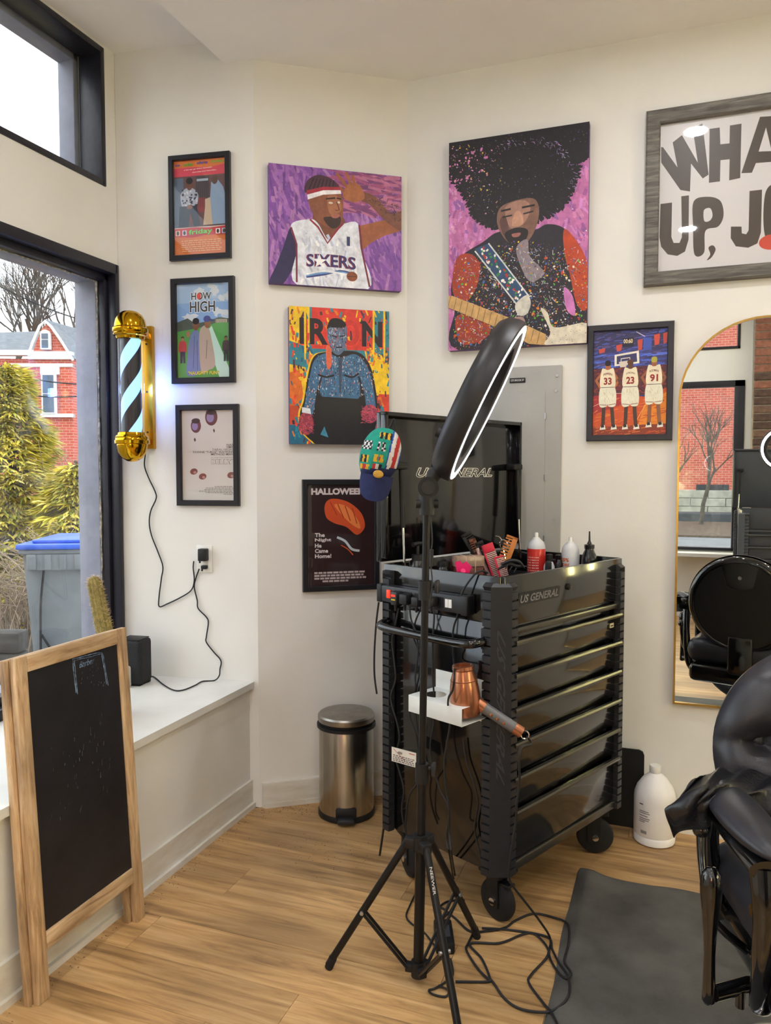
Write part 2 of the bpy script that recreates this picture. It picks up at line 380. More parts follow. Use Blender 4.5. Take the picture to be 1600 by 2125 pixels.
# floor: a slab and its planks
fl = MB(); fl.box(XW, XR, YF, YB+.05, -.12, -.009)
floor = structure(fl.build('floor', mat('floor_underlay', '#4a3722', .8), smooth=0))
def clip_plank(x0, x1, y0, y1):
    g = .0006
    bm = bmesh.new(); bv = [bm.verts.new(v) for v in [(x0+g, y0+g, -.009), (x1-g, y0+g, -.009), (x1-g, y1-g, -.009), (x0+g, y1-g, -.009), (x0+g, y0+g, 0), (x1-g, y0+g, 0), (x1-g, y1-g, 0), (x0+g, y1-g, 0)]]
    for f in [(0, 3, 2, 1), (4, 5, 6, 7), (0, 1, 5, 4), (1, 2, 6, 5), (2, 3, 7, 6), (3, 0, 4, 7)]: bm.faces.new([bv[i] for i in f])
    for co, no in ((C1, -MN), ):
        r_ = bmesh.ops.bisect_plane(bm, geom=bm.verts[:]+bm.edges[:]+bm.faces[:], plane_co=co, plane_no=no, clear_outer=True)
        ed = [e for e in bm.edges if e.is_boundary]
        if ed: bmesh.ops.holes_fill(bm, edges=ed)
    return bm
PW, PL = .178, 1.22
row = 0; y = YF
while y < YB:
    y1 = min(y+PW, YB); x = -1.64 - R.uniform(.1, 1.1)
    while x < XR:
        xa, xb = max(x, -1.64), min(x+PL, XR)
        if xb-xa > .02:
            bm = clip_plank(xa, xb, y, y1)
            if len(bm.faces) > 3: 
                b = MB(); b.addbm(bm); b.build('floor_plank', m_plank, floor, smooth=0)
            else: bm.free()
        x += PL
    y += PW; row += 1

# walls
b = MB(); b.box(C2.x-.0, XR+.12, YB, YB+.12, 0, ZC); structure(b.build('wall_back', m_wall, smooth=0))
b = MB(); q1 = C1; q2 = C2; t = -MN*.12
b.prism([(q1.x, q1.y), (q2.x, q2.y), (q2.x, q2.y+.12), (q1.x, q1.y+.12)], 0, ZC); structure(b.build('wall_corner', m_wall, smooth=0))
b = MB(); b.prism([(C0.x, C0.y), (C1.x, C1.y), (C1.x, C1.y+.12), (C0.x-.2, C1.y+.12), (C0.x-.2, C0.y)], 0, ZBAY+.02); structure(b.build('wall_return', m_wall, smooth=0))
# window wall with two openings
WT = .15                      # thickness
LZ0, LZ1, LY0, LY1 = .56, 2.285, .30, 2.69
UZ0, UZ1, UY0, UY1 = 2.615, 3.15, .30, 2.63
b = MB(); X0, X1 = XW-WT, XW
YE = C0.y-.002
b.box(X0, X1, YF, YE, 0, LZ0); b.box(X0, X1, YF, LY0, LZ0, LZ1); b.box(X0, X1, LY1, YE, LZ0, LZ1)
b.box(X0, X1, YF, YE, LZ1, UZ0); b.box(X0, X1, YF, UY0, UZ0, UZ1); b.box(X0, X1, UY1, YE, UZ0, UZ1); b.box(X0, X1, YF, YE, UZ1, ZBAY+.02)
structure(b.build('wall_left', m_wall, smooth=0))
# window 1 (big pane)
w1 = structure(link('window_1', None, loc=(XW, 1.5, LZ0)), 'large fixed shop window in a chipped dark frame')
def wbox(o, name, m, boxes, bev=.004):
    b = MB(); off = o.location
    for (x0, x1, y0, y1, z0, z1) in boxes: b.box(x0-off.x, x1-off.x, y0-off.y, y1-off.y, z0-off.z, z1-off.z, bev)
    return b.build(name, m, o)
gx = XW-.075
wbox(w1, 'casing', m_dark, [(XW-.03, XW+.012, LY1-.012, LY1+.012, LZ0-.02, LZ1+.012), (XW-.03, XW+.012, LY0, LY1, LZ1-.03, LZ1+.012), (XW-.03, XW+.012, LY0, LY1+.01, LZ0-.02, LZ0+.02)])
wbox(w1, 'glazing_stop', m_dark, [(gx-.006, XW-.034, LY1-.026, LY1, LZ0, LZ1), (gx-.006, XW-.034, LY0, LY1, LZ1-.055, LZ1), (gx-.006, XW-.034, LY0, LY1, LZ0, LZ0+.05)])
wbox(w1, 'outer_jamb', m_reveal, [(XW-.2, gx-.012, LY1-.02, LY1+.03, LZ0, LZ1+.03), (XW-.2, gx-.012, LY0, LY1, LZ1-.05, LZ1+.03), (XW-.2, gx-.012, LY0, LY1, LZ0-.05, LZ0+.04)])
wbox(w1, 'pane', m_glass, [(gx-.010, gx-.004, LY0+.01, LY1-.004, LZ0+.01, LZ1-.01)], 0)
m_caulk = mat('old_glazing_putty', '#cfc9b6', .8, var=.35, scale=60, bump=.6, bscale=150)
b = MB()
for (pa, pb) in (((gx+.002, LY1-.03, LZ0+.05), (gx+.002, LY1-.03, LZ1-.058)), ((gx+.002, LY1-.03, LZ1-.058), (gx+.002, LY0, LZ1-.058))):
    pa = Vector(pa)-w1.location; pb = Vector(pb)-w1.location
    pts = [pa.lerp(pb, i/60)+Vector((0, R.uniform(-.002, .002), R.uniform(-.002, .002))) for i in range(61)]
    b.tube(pts, [R.uniform(.0015, .0055) for _ in pts], 5)
b.build('putty_bead', m_caulk, w1)
# window 2 (transom)
w2 = structure(link('window_2', None, loc=(XW, 1.5, UZ0)), 'dark framed transom window above the big pane')
gu = XW-.115
wbox(w2, 'casing', m_dark, [(XW-.108, XW+.006, UY1-.012, UY1+.012, UZ0-.012, UZ1+.012), (XW-.108, XW+.006, UY0, UY1, UZ1-.014, UZ1+.012), (XW-.108, XW+.006, UY0, UY1, UZ0-.012, UZ0+.014)])
wbox(w2, 'outer_jamb', m_reveal, [(XW-.2, gu-.004, UY1-.03, UY1+.02, UZ0, UZ1), (XW-.2, gu-.004, UY0, UY1, UZ1-.03, UZ1+.02), (XW-.2, gu-.004, UY0, UY1, UZ0-.02, UZ0+.02)])
wbox(w2, 'pane', m_glass, [(gu-.003, gu+.003, UY0+.01, UY1-.004, UZ0+.01, UZ1-.01)], 0)
# ceiling: main field, raised bay beside the window
b = MB(); XE = -1.725
b.prism([(XE, YF), (XR, YF), (XR, YB+.1), (XE, YB+.1)], ZC, ZC+.18); b.prism([(XW-.1, YF), (XE, YF), (XE, C1.y+.1), (XW-.1, C1.y+.1)], ZBAY, ZBAY+.1)
structure(b.build('ceiling', m_ceil, smooth=0))
# knee wall under the window and its sill board
LT = .54
def fpoly(x0, x1, ya):      # strip along the window ending on the poster wall
    yl = C1.y + (x0-C1.x)*PD.y/PD.x; yr = C1.y + (x1-C1.x)*PD.y/PD.x
    return [(x0, ya), (x1, ya), (x1, yr-.001), (x0, yl-.001)]
b = MB(); b.prism(fpoly(XW+.001, -1.64, YF), 0, LT-.027); structure(b.build('wall_knee', m_wall, smooth=0))
b = MB(); b.prism(fpoly(XW+.013, -1.618, YF), LT-.027, LT); 
structure(b.build('trim_1', m_white, smooth=0), 'white sill board capping the low wall under the window')
b = MB(); b.prism(fpoly(-1.64, -1.628, YF), 0, .118); b.prism(fpoly(-1.628, -1.616, YF), 0, .022); structure(b.build('baseboard_left', m_base, smooth=0))
b = MB(); p0 = C1+MN*.0005; 
b.add([], []); Mw = Matrix(((MD.x, -MN.x, 0, C1.x), (MD.y, -MN.y, 0, C1.y), (0, 0, 1, 0), (0, 0, 0, 1)))   # local: x along the wall, y into the wall, z up
b.box(.012, MLEN-.006, -.012, 0, 0, .105, 0, Mw); b.box(.02, MLEN-.01, -.02, -.012, 0, .02, 0, Mw); structure(b.build('baseboard_corner', m_base, smooth=0))
b = MB(); b.box(C2.x+.012, XR, YB-.012, YB, 0, .105); structure(b.build('baseboard_back', m_base, smooth=0))
# rest of the room (behind and beside the photographer)
b = MB(); b.box(XR, XR+.12, YF, YB, 0, ZC); structure(b.build('wall_right', m_wall, smooth=0))
BX0, BX1, BZ0, BZ1, TZ0, TZ1 = -1.5, .68, .66, 2.30, 2.60, 3.0
b = MB(); y0, y1 = YF-.15, YF
b.box(XW, XR, y0, y1, 0, BZ0); b.box(XW, BX0, y0, y1, BZ0, BZ1); b.box(BX1, XR, y0, y1, BZ0, BZ1); b.box(XW, XR, y0, y1, BZ1, TZ0); b.box(XW, BX0, y0, y1, TZ0, TZ1); b.box(BX1-.05, XR, y0, y1, TZ0, TZ1); b.box(XW, XR, y0, y1, TZ1, ZBAY)
structure(b.build('wall_front', m_wall, smooth=0))
w3 = structure(link('window_3', None, loc=(0, YF, BZ0)), 'dark framed shop window facing the street behind')
wbox(w3, 'casing', m_dark, [(BX0, BX0+.05, YF-.06, YF+.015, BZ0, BZ1), (BX1-.09, BX1, YF-.06, YF+.015, BZ0, BZ1), (BX0, BX1, YF-.06, YF+.015, BZ1-.06, BZ1), (BX0, BX1, YF-.06, YF+.015, BZ0, BZ0+.03)])
wbox(w3, 'pane', m_glass, [(BX0+.01, BX1-.01, YF-.045, YF-.04, BZ0+.01, BZ1-.01)], 0)
w4 = structure(link('window_4', None, loc=(0, YF, TZ0)), 'dark framed transom above the street window')
wbox(w4, 'casing', m_dark, [(BX0, BX1-.05, YF-.06, YF+.012, TZ0, TZ0+.025), (BX1-.075, BX1-.05, YF-.06, YF+.012, TZ0, TZ1), (BX0, BX1-.05, YF-.06, YF+.012, TZ1-.025, TZ1)])
wbox(w4, 'pane', m_glass, [(BX0+.01, BX1-.06, YF-.045, YF-.04, TZ0+.01, TZ1-.01)], 0)
b = MB(); b.box(BX0, BX1, YF, YF+.22, BZ0-.045, BZ0-.012); structure(b.build('trim_2', m_white, smooth=0), 'white sill board under the street window')
# exposed brick pier beside the street window
m_mortar = mat('old_mortar', '#b0a696', .95, var=.2, scale=20, bump=.5, bscale=80)
bx0, bx1, by = .74, 1.56, YF+.14
b = MB(); b.box(bx0, bx1, YF, by-.008, 0, ZC); pier = structure(b.build('wall_pier', m_mortar, smooth=0), 'bare old brick pier')
brk = [mat('old_brick_%s' % n, c, .9, var=.25, scale=25, bump=.5, bscale=60) for n, c in (('red', '#a8705c'), ('brown', '#8c6c5c'), ('pale', '#c0a086'), ('umber', '#6b544a'))]
kinds = []
for i in range(4):
    b = MB(); b.box(-.102, .102, -.10, 0, -.0325, .0325, .006, seg=1); kinds.append(b.mesh('brick', brk[i], 0))
z = .045; rr = 0; rest = MB()
while z < ZC-.03:
    for i in range(4):
        cx = bx0+.105+i*.212-(.0 if rr % 2 else .0)
        if bx1-cx < .09: continue
        if .85 < z < 2.35 and i < 3:
            o = link('brick', kinds[R.choice((0, 0, 0, 1, 2, 2, 3) if i else (1, 3, 3, 0))], pier, (cx+(.03 if rr % 2 and i else 0), by+.004+R.uniform(-.003, .004), z), (0, 0, R.uniform(-.01, .01)))
        else: rest.box(cx-.1, cx+.1, by-.03, by+.003, z-.032, z+.032)
    z += .0755; rr += 1
o = rest.build('brick_remainder', brk[0], pier, smooth=0); o['kind'] = 'stuff'

# recessed ceiling lights
m_can = mat('downlight_trim', '#e8e4dc', .5); m_lens = mat('downlight_lens', '#fff4dd', .5, emit='#f9faff', estr=CAN_POWER)
b = MB(); b.lathe([(.052, -.001), (.086, -.006), (.09, -.002), (.09, 0)], 32); me_tr = b.mesh('trim_ring', m_can)
b = MB(); b.lathe([(.054, 0.0), (.054, -.003), (.0, -.004)], 32); me_ln = b.mesh('lens', m_lens)
for i, (x, y) in enumerate([(.1, 2.2), (.1, .6), (.1, -.95), (1.7, 2.2), (1.7, .6), (1.7, -.95), (-1.05, 1.5), (-1.05, 0.0), (-1.05, -1.3)]):
    tgt = thing('ceiling_downlight', 'round recessed ceiling light with white trim, glowing warm white', 'ceiling light', (x, y, ZC), 0, 'recessed ceiling lights')
    link('trim_ring', me_tr, tgt); link('lens', me_ln, tgt)
# vertical tube lights by the next station; last pair added as their window reflection
m_tube = mat('tube_light_glow', '#fff6d8', .4, emit='#fff0a8', estr=TUBE_POWER)
m_alu = mat('satin_aluminium', '#b9bbbd', .35, metal=.9)
for x, y, rz, lab in ((2.86, 1.55, -pi/2, 'pair of glowing vertical tube lights on the side wall nearer the mirror'), (2.86, .65, -pi/2, 'pair of glowing vertical tube lights on the side wall nearer the street'), (.02, YF+.06, pi, 'pair of glowing vertical tubes added in place of a reflection in the street window')):
    t_ = thing('tube_light', lab, 'tube light', (x, y, 1.05), rz)
    b = MB(); b.box(-.075, .075, .0, .03, -.03, .0, .004); b.box(-.075, .075, .0, .03, .66, .69, .004); b.box(-.012, .012, .02, .032, 0, .66, .003); b.build('bracket', m_alu, t_)
    for s in (-1, 1):
        b = MB(); b.cyl((s*.05, -.003, 0), (s*.05, -.003, .66), .016, n=16); b.build('tube', m_tube, t_)
# ------------------------------------------------------------------ outdoors
GZ = -.22
def atd(x, y, d): return CP + ray(x, y)*d            # a point seen at (x, y) at forward distance d
m_ground = mat('packed_ground', '#7b746a', .95, var=.25, scale=3, bump=.4, bscale=20)
b = MB(); b.box(-90, -2.5, -60, 90, GZ-.4, GZ); structure(b.build('ground', m_ground, smooth=0))
b = MB(); b.box(-2.5, 40, -60, YF-.16, GZ-.4, GZ); structure(b.build('ground_street', mat('street_asphalt', '#8c8c8c', .9, var=.12, scale=2, bump=.3, bscale=60), smooth=0))
m_brick = bpy.data.materials.new('red_brickwork'); m_brick.use_nodes = True
_nd = m_brick.node_tree.nodes; _lk = m_brick.node_tree.links; _b = _nd['Principled BSDF']; _tc = _nd.new('ShaderNodeTexCoord'); _mp = _nd.new('ShaderNodeMapping'); _mp.inputs['Rotation'].default_value = (pi/2, 0, 0)
_br = _nd.new('ShaderNodeTexBrick'); _br.inputs['Color1'].default_value = (*lin('#c8604c'), 1); _br.inputs['Color2'].default_value = (*lin('#b54f3c'), 1); _br.inputs['Mortar'].default_value = (*lin('#cf9c8a'), 1); _br.inputs['Scale'].default_value = 1.0
_br.inputs['Brick Width'].default_value = .22; _br.inputs['Row Height'].default_value = .085; _br.inputs['Mortar Size'].default_value = .008
_lk.new(_tc.outputs['Object'], _mp.inputs['Vector']); _lk.new(_mp.outputs[0], _br.inputs['Vector']); _lk.new(_br.outputs[0], _b.inputs['Base Color']); _b.inputs['Roughness'].default_value = .9
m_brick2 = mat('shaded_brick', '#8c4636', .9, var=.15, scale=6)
m_hwhite = mat('house_trim_white', '#f0eeea', .6); m_slate = mat('grey_roof_shingle', '#7c8187', .85, var=.2, scale=5, stretch=(1, 1, 5)); m_hglass = mat('house_window_glass', '#56677a', .12, var=.2, scale=2)
HD = 24.0; k = HD/FPX
hp = atd(100, 982, HD)+Vector((_f.x, _f.y, 0))*.9; house = thing('brick_house', 'red brick house with white gable trim and grey roof across the yard', 'house', (hp.x, hp.y, GZ), YAW)
def hx(px): return (px-100)*k
def hz(py): return CH+(982-py)*k-GZ
def hpoly(name, pts, y0, y1, m, par=house, recalc=False):
    b = MB(); b.prism([(hx(x), hz(y)) for x, y in pts], -y1, -y0, UPY); return b.build(name, m, par, smooth=0)
hpoly('wall', [(-260, 735), (155, 740), (155, 1130), (-260, 1130)], .1, 6, m_brick)
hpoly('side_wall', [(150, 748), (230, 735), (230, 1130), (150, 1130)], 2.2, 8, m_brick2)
hpoly('bay_wall', [(62, 742), (152, 745), (152, 1130), (62, 1130)], -.8, .2, m_brick)
gab = hpoly('gable_wall', [(70, 742), (78, 715), (92, 684), (102, 676), (114, 686), (134, 715), (148, 742)], -.82, 1.5, m_brick)
roof = MB()      # hipped roof
roof.add([(hx(-260), .0, hz(728)), (hx(70), .0, hz(728)), (hx(70), 3.0, hz(642)), (hx(-260), 3.0, hz(652))], [(0, 1, 2, 3)])
roof.add([(hx(70), 0, hz(728)), (hx(102), -.9, hz(668)), (hx(112), 3.2, hz(652)), (hx(70), 3.0, hz(642))], [(0, 1, 2, 3)])
roof.add([(hx(102), -.9, hz(668)), (hx(158), -.9, hz(748)), (hx(150), 3.5, hz(735)), (hx(112), 3.2, hz(652))], [(0, 1, 2, 3)])
roof.add([(hx(128), 3.0, hz(742)), (hx(235), 3.0, hz(735)), (hx(235), 6.0, hz(680)), (hx(128), 6.0, hz(676))], [(0, 1, 2, 3)])
roof.build('roof', m_slate, house, smooth=0)
def hline(name, pts, wd, y, m, par=house):
    b = MB(); b.tube([(hx(x), y, hz(yy)) for x, yy in pts], (wd/2*k, .12), 4, flat=(0, 0, 1)) if False else None
    b = MB(); P = [Vector((hx(x), y, hz(yy))) for x, yy in pts]
    b.tube(P, wd/2*k, 6); return b.build(name, m, par)
hline('bargeboard', [(66, 742), (76, 715), (91, 682), (102, 672), (115, 684), (136, 715), (158, 752)], 6, -.95, m_hwhite)
for nm, x0, y0, x1, y1, yy in (('gable_band', 64, 733, 152, 749, -.93), ('cornice', -260, 722, 64, 733, -.15), ('lintel', 88, 764, 126, 780, -.9), ('window_sill', 88, 861, 152, 868, -.95), ('string_course', 18, 757, 152, 764, -.84)):
    b = MB(); b.box(hx(x0), hx(x1), yy, yy+.3, hz(y1), hz(y0)); b.build(nm, m_hwhite, house, smooth=0)
def hwin(x0, y0, x1, y1, yy, arch=False):
    b = MB(); w = 3.5; 
    if arch:
        c = ((x0+x1)/2); r = (x1-x0)/2
        pts = [(x0, y1)]+[(c-r*cos(t*pi/10), y0+r-r*sin(t*pi/10)) for t in range(11)]+[(x1, y1)]
    else: pts = [(x0, y1), (x0, y0), (x1, y0), (x1, y1)]
    b.prism([(hx(x), hz(y)) for x, y in pts], -yy, -yy+.12, UPY); fr = b.build('window', m_hwhite, house, smooth=0)
    for ya, yb in ((y0+(8 if arch else 3), (y0+y1)/2-1), ((y0+y1)/2+1, y1-3)):
        b = MB(); b.box(hx(x0+w), hx(x1-w), yy-.14, yy-.1, hz(yb), hz(ya)); b.build('pane', m_hglass, fr, smooth=0)
hwin(93, 690, 113, 730, -.9, True); hwin(92, 779, 121, 861, -.86); hwin(28, 779, 52, 861, 0)

# yellow-green conifer and brush
m_fol = [mat('conifer_%s' % n, c, .8, var=.2, scale=3) for n, c in (('gold', '#f2de58'), ('lime', '#d8cf50'), ('green', '#9aa548'), ('straw', '#f8e88a'))]
m_twig = mat('bare_twig', '#a8937c', .9, var=.2, scale=8); m_bark = mat('grey_bark', '#6b6258', .95, var=.25, scale=10)
def spray(b, p, d, L, w):
    d = d.normalized(); s_ = d.cross(Vector((R.uniform(-.4, .4), R.uniform(-.4, .4), 1))).normalized(); up = s_.cross(d)
    for i in range(5):
        t = (i-2)/2; q = p + d*(L*.25*(2-abs(t)*1.2)); e = p + d*L*(1-.35*abs(t)) + s_*(t*L*.55) - up*(L*.25*abs(t)+L*.12)
        m1 = p.lerp(e, .55)+up*L*.06; n_ = s_*w*.5
        b.cur = R.choice((0, 0, 0, 1, 1, 2, 3, 3))
        b.add([p, m1-n_, e, m1+n_], [(0, 1, 2), (0, 2, 3)])
def conifer(name, label, base, h, rad, n):
    t = thing(name, label, 'shrub', base)
    b = MB(); b.tube([(0, 0, 0), (.03, .02, h*.5), (0, 0, h*.93)], [.05, .03, .008], 8, smooth=4); b.build('trunk', m_bark, t)
    b = MB(); br = MB()
    for i in range(n):
        z = h*(.06+.92*(R.random()**.9)); a = R.uniform(0, 2*pi); rr = rad*(1.05-z/h)**.75*(.35+.65*sqrt(R.random()))*(1+.3*sin(z*9+a*2))
        p = Vector((rr*cos(a), rr*sin(a), z-.25*rr+R.uniform(-.05, .05))); d = Vector((cos(a), sin(a), R.uniform(-.25, .45)))
        spray(b, p, d, R.uniform(.11, .24), R.uniform(.025, .045))
        if i % 14 == 0: br.tube([(0, 0, z+.05), tuple(p*.5+Vector((0, 0, z*.5+.05))), tuple(p)], [.012, .008, .004], 5, smooth=3)
    b.build('foliage', m_fol, t, smooth=0); br.build('branch', m_bark, t)
    return t
p = atd(18, 982, 8.5); conifer('golden_conifer', 'tall feathery yellow-green conifer outside the shop window', (p.x, p.y, GZ), 2.85, .78, 3000)
p = atd(155, 982, 8.0); conifer('golden_conifer', 'low sprawling yellow-green conifer behind the blue-lidded bin', (p.x, p.y, GZ), 1.75, .65, 1300)
p = atd(-70, 982, 9.5); conifer('golden_conifer', 'broad yellow-green conifer farthest along the shop window', (p.x, p.y, GZ), 2.4, .7, 800)
def brush(name, label, cx, cy, d, n, h, spread, lab2=None):
    p = atd(cx, cy, d); t = thing(name, label, 'bush', (p.x, p.y, GZ)); b = MB()
    for i in range(n):
        a = R.uniform(0, 2*pi); l = h*R.uniform(.5, 1.1); o = Vector((R.gauss(0, spread*.3), R.gauss(0, spread*.3), 0)); v = Vector((cos(a)*spread*R.random(), sin(a)*spread*R.random(), l))
        mid = o+v*.5+Vector((R.uniform(-.1, .1), R.uniform(-.1, .1), .15)); e = o+v+Vector((v.x*.6, v.y*.6, -.15*R.random()))
        r0 = R.uniform(.004, .011); b.tube([o, mid, e], [r0, r0*.7, r0*.35], 4, smooth=4)
        for _ in range(3):
            q = o.lerp(e, R.uniform(.4, .9)); dv = Vector((R.uniform(-1, 1), R.uniform(-1, 1), R.uniform(-.2, .8)))*R.uniform(.1, .3); b.tube([q, q+dv*.6+Vector((0, 0, .03)), q+dv], [r0*.5, r0*.4, r0*.2], 3)
    o = b.build('twigs', m_twig, t); return t
brush('bare_bush', 'tangle of bare brown twigs in front of the red house', 165, 982, 9.4, 150, 1.9, .9)
brush('bare_bush', 'low tangle of bare twigs under the tall conifer', 60, 982, 7.2, 130, 1.0, .8)
brush('bare_bush', 'bare twiggy bush standing behind the wheeled bin', 150, 982, 7.0, 90, 1.1, .5)
def tree(name, label, base, h, depth=6, seed=1, lean=0):
    rr = random.Random(seed); t = thing(name, label, 'tree', base); tr = MB(); br = MB()
    def grow(p, d, L, r, n, b):
        e = p+d*L; m = p.lerp(e, .5)+Vector((rr.uniform(-1, 1), rr.uniform(-1, 1), 0))*L*.06
        b.tube([p, m, e], [r, r*.85, r*.68], 5 if n > 3 else 3)
        if n == 0: return
        for _ in range(3 if n > 1 else 2):
            ax = Vector((rr.uniform(-1, 1), rr.uniform(-1, 1), rr.uniform(-.3, .3))).normalized(); nd_ = (Matrix.Rotation(rr.uniform(.25, .62), 3, ax) @ d + Vector((0, 0, .12))).normalized()
            grow(p.lerp(e, rr.uniform(.75, 1)), nd_, L*rr.uniform(.62, .82), r*.6, n-1, br)
    grow(Vector((0, 0, 0)), Vector((lean, 0, 1)).normalized(), h*.3, h*.017, depth, tr)
    tr.build('trunk', m_bark, t); br.build('branches', m_bark, t); return t
p = atd(60, 982, 34); tree('bare_tree', 'tall leafless tree rising behind the house ridge', (p.x, p.y, GZ), 13.5, 6, 3)
p = atd(135, 982, 36); tree('bare_tree', 'leafless tree rising behind the white gable', (p.x, p.y, GZ), 14.5, 6, 8)
# wheeled bin
p = atd(172, 982, 5.1); wb = thing('wheeled_bin', 'grey wheeled rubbish bin with a bright blue lid outside the window', 'bin', (p.x, p.y, GZ), YAW+.12)
m_bin = mat('bin_grey_plastic', '#767d82', .5, var=.12, scale=6); m_lid = mat('bin_lid_blue', '#2f5fd0', .4, var=.1, scale=5)
bh = 1.01-GZ
b = MB(); b.add([(-.23, -.24, .06), (.23, -.24, .06), (.23, .26, .06), (-.23, .26, .06), (-.29, -.31, bh-.09), (.29, -.31, bh-.09), (.29, .33, bh-.09), (-.29, .33, bh-.09)], [(0, 3, 2, 1), (4, 5, 6, 7), (0, 1, 5, 4), (1, 2, 6, 5), (2, 3, 7, 6), (3, 0, 4, 7)]); b.build('body', m_bin, wb, smooth=0)
b = MB(); b.box(-.31, .31, -.34, .35, bh-.1, bh-.07, .008); b.build('rim', m_bin, wb)
b = MB(); b.box(-.26, .16, -.345, -.27, bh-.2, bh-.1, .006); 
b.build('front_pocket', m_bin, wb)
for i in range(5):
    b = MB(); b.box(-.24+i*.09, -.20+i*.09, -.355, -.34, bh-.195, bh-.1, .003); b.build('rib', m_bin, wb)
b = MB(); b.box(-.32, .32, -.36, .36, bh-.07, bh-.035, .012); b.box(-.24, .06, -.3, .25, bh-.036, bh-.012, .012); b.box(.1, .27, -.3, .25, bh-.036, bh-.005, .012); b.build('lid', m_lid, wb)
for s in (-1, 1):
    b = MB(); b.cyl((s*.2, .3, .1), (s*.26, .3, .1), .1, n=20); b.build('wheel', mat('black_rubber', '#17171a', .7), wb)
b = MB(); b.tube([(-.16, -.33, bh-.2), (-.19, -.31, .8), (-.2, -.30, .45)], .008, 6, smooth=4); b.tube([(.16, -.34, bh-.1), (.2, -.33, .85), (.1, -.32, .5), (-.05, -.31, .42), (-.19, -.31, .62)], .008, 6, smooth=4); b.build('strap', mat('black_rubber', '#17171a', .7), wb)
# low dark yard wall at the side of the bin
p = atd(-10, 982, 5.6); yw = thing('garden_kerb', 'low dark timber edging beside the wheeled bin', 'edging', (p.x, p.y, GZ), YAW)
for i in range(3):
    b = MB(); b.box(-.9, .18, -.08, .08, i*.16, i*.16+.15, .015); b.build('timber', mat('dark_timber', '#4f4b47', .9, var=.3, scale=6, stretch=(.3, 4, 4)), yw)
m_wire = mat('black_cable', '#1b1b1e', .55)
for i, (y0, y1) in enumerate(((565, 690), (757, 800), (806, 815))):
    a = atd(-60, y0, 14); c = atd(260, y1, 15.5); q = a.lerp(c, .5)-Vector((0, 0, .12)); b = MB(); b.tube([a-q, q-q, c-q], .014, 6, smooth=8)
    o = b.build('overhead_wire', m_wire); o.location = q; tag(o, ('topmost slanting overhead wire crossing in front of the house roof', 'overhead wire crossing above the tall house window', 'lowest overhead wire crossing the tall house window')[i], 'wire', 'overhead wires in the yard')
for x_, d_, lab in ((-60, 14, 'weathered timber utility pole beyond the tall conifer'), (260, 15.5, 'weathered timber utility pole beyond the shop corner')):
    q = atd(x_, 982, d_); up_ = thing('utility_pole', lab, 'utility pole', (q.x, q.y, GZ)); b = MB(); b.cyl((0, 0, 0), (0, 0, 6.4), .12, .09, n=14); b.build('mast', m_bark, up_)
    b = MB(); b.box(-.8, .8, -.05, .05, 5.7, 5.82, .01); b.build('crossarm', m_bark, up_)
# across the street behind (seen in the mirror)
bb = thing('brick_building', 'long red brick building on a pale stone base across the street', 'building', (0, -24, GZ))
b = MB(); b.box(-14, 18, -.5, 0, 1.0, 9); b.build('wall', m_brick, bb, smooth=0)
m_stone = mat('pale_limestone', '#b9b4a2', .9, var=.2, scale=3, bump=.4)
for r_ in range(3):
    for i in range(26):
        x0 = -13+i*1.2+(r_ % 2)*.6
        b = MB(); b.box(x0+.01, x0+1.19, -.4, .06+R.uniform(0, .03), .1+r_*.3, .39+r_*.3, .02, seg=1); b.build('stone', m_stone, bb, smooth=0)
b = MB(); b.box(1.0, 2.1, -.1, .03, .75, 1.2); b.build('vent', mat('dark_vent', '#2b2f36', .6), bb, smooth=0)
b = MB(); b.box(-14, 18, -21.5, -20.5, GZ, GZ+.32, .04); structure(b.build('kerb_street', mat('dark_kerb_stone', '#55575a', .9, var=.2, scale=3), smooth=0))
b = MB(); b.box(-14, 18, -20.5, -14.5, GZ, GZ+.05); structure(b.build('verge', mat('leaf_litter_soil', '#7b6a58', .95, var=.5, scale=14, col2='#4a3f35', bump=.6), smooth=0))
tree('bare_tree', 'small leafless tree before the brick building across the street', (1.0, -19, GZ), 4.4, 5, 21, .15)
tree('bare_tree', 'slender leafless sapling before the brick building across the street', (.2, -17.5, GZ), 3.6, 4, 12, -.1)
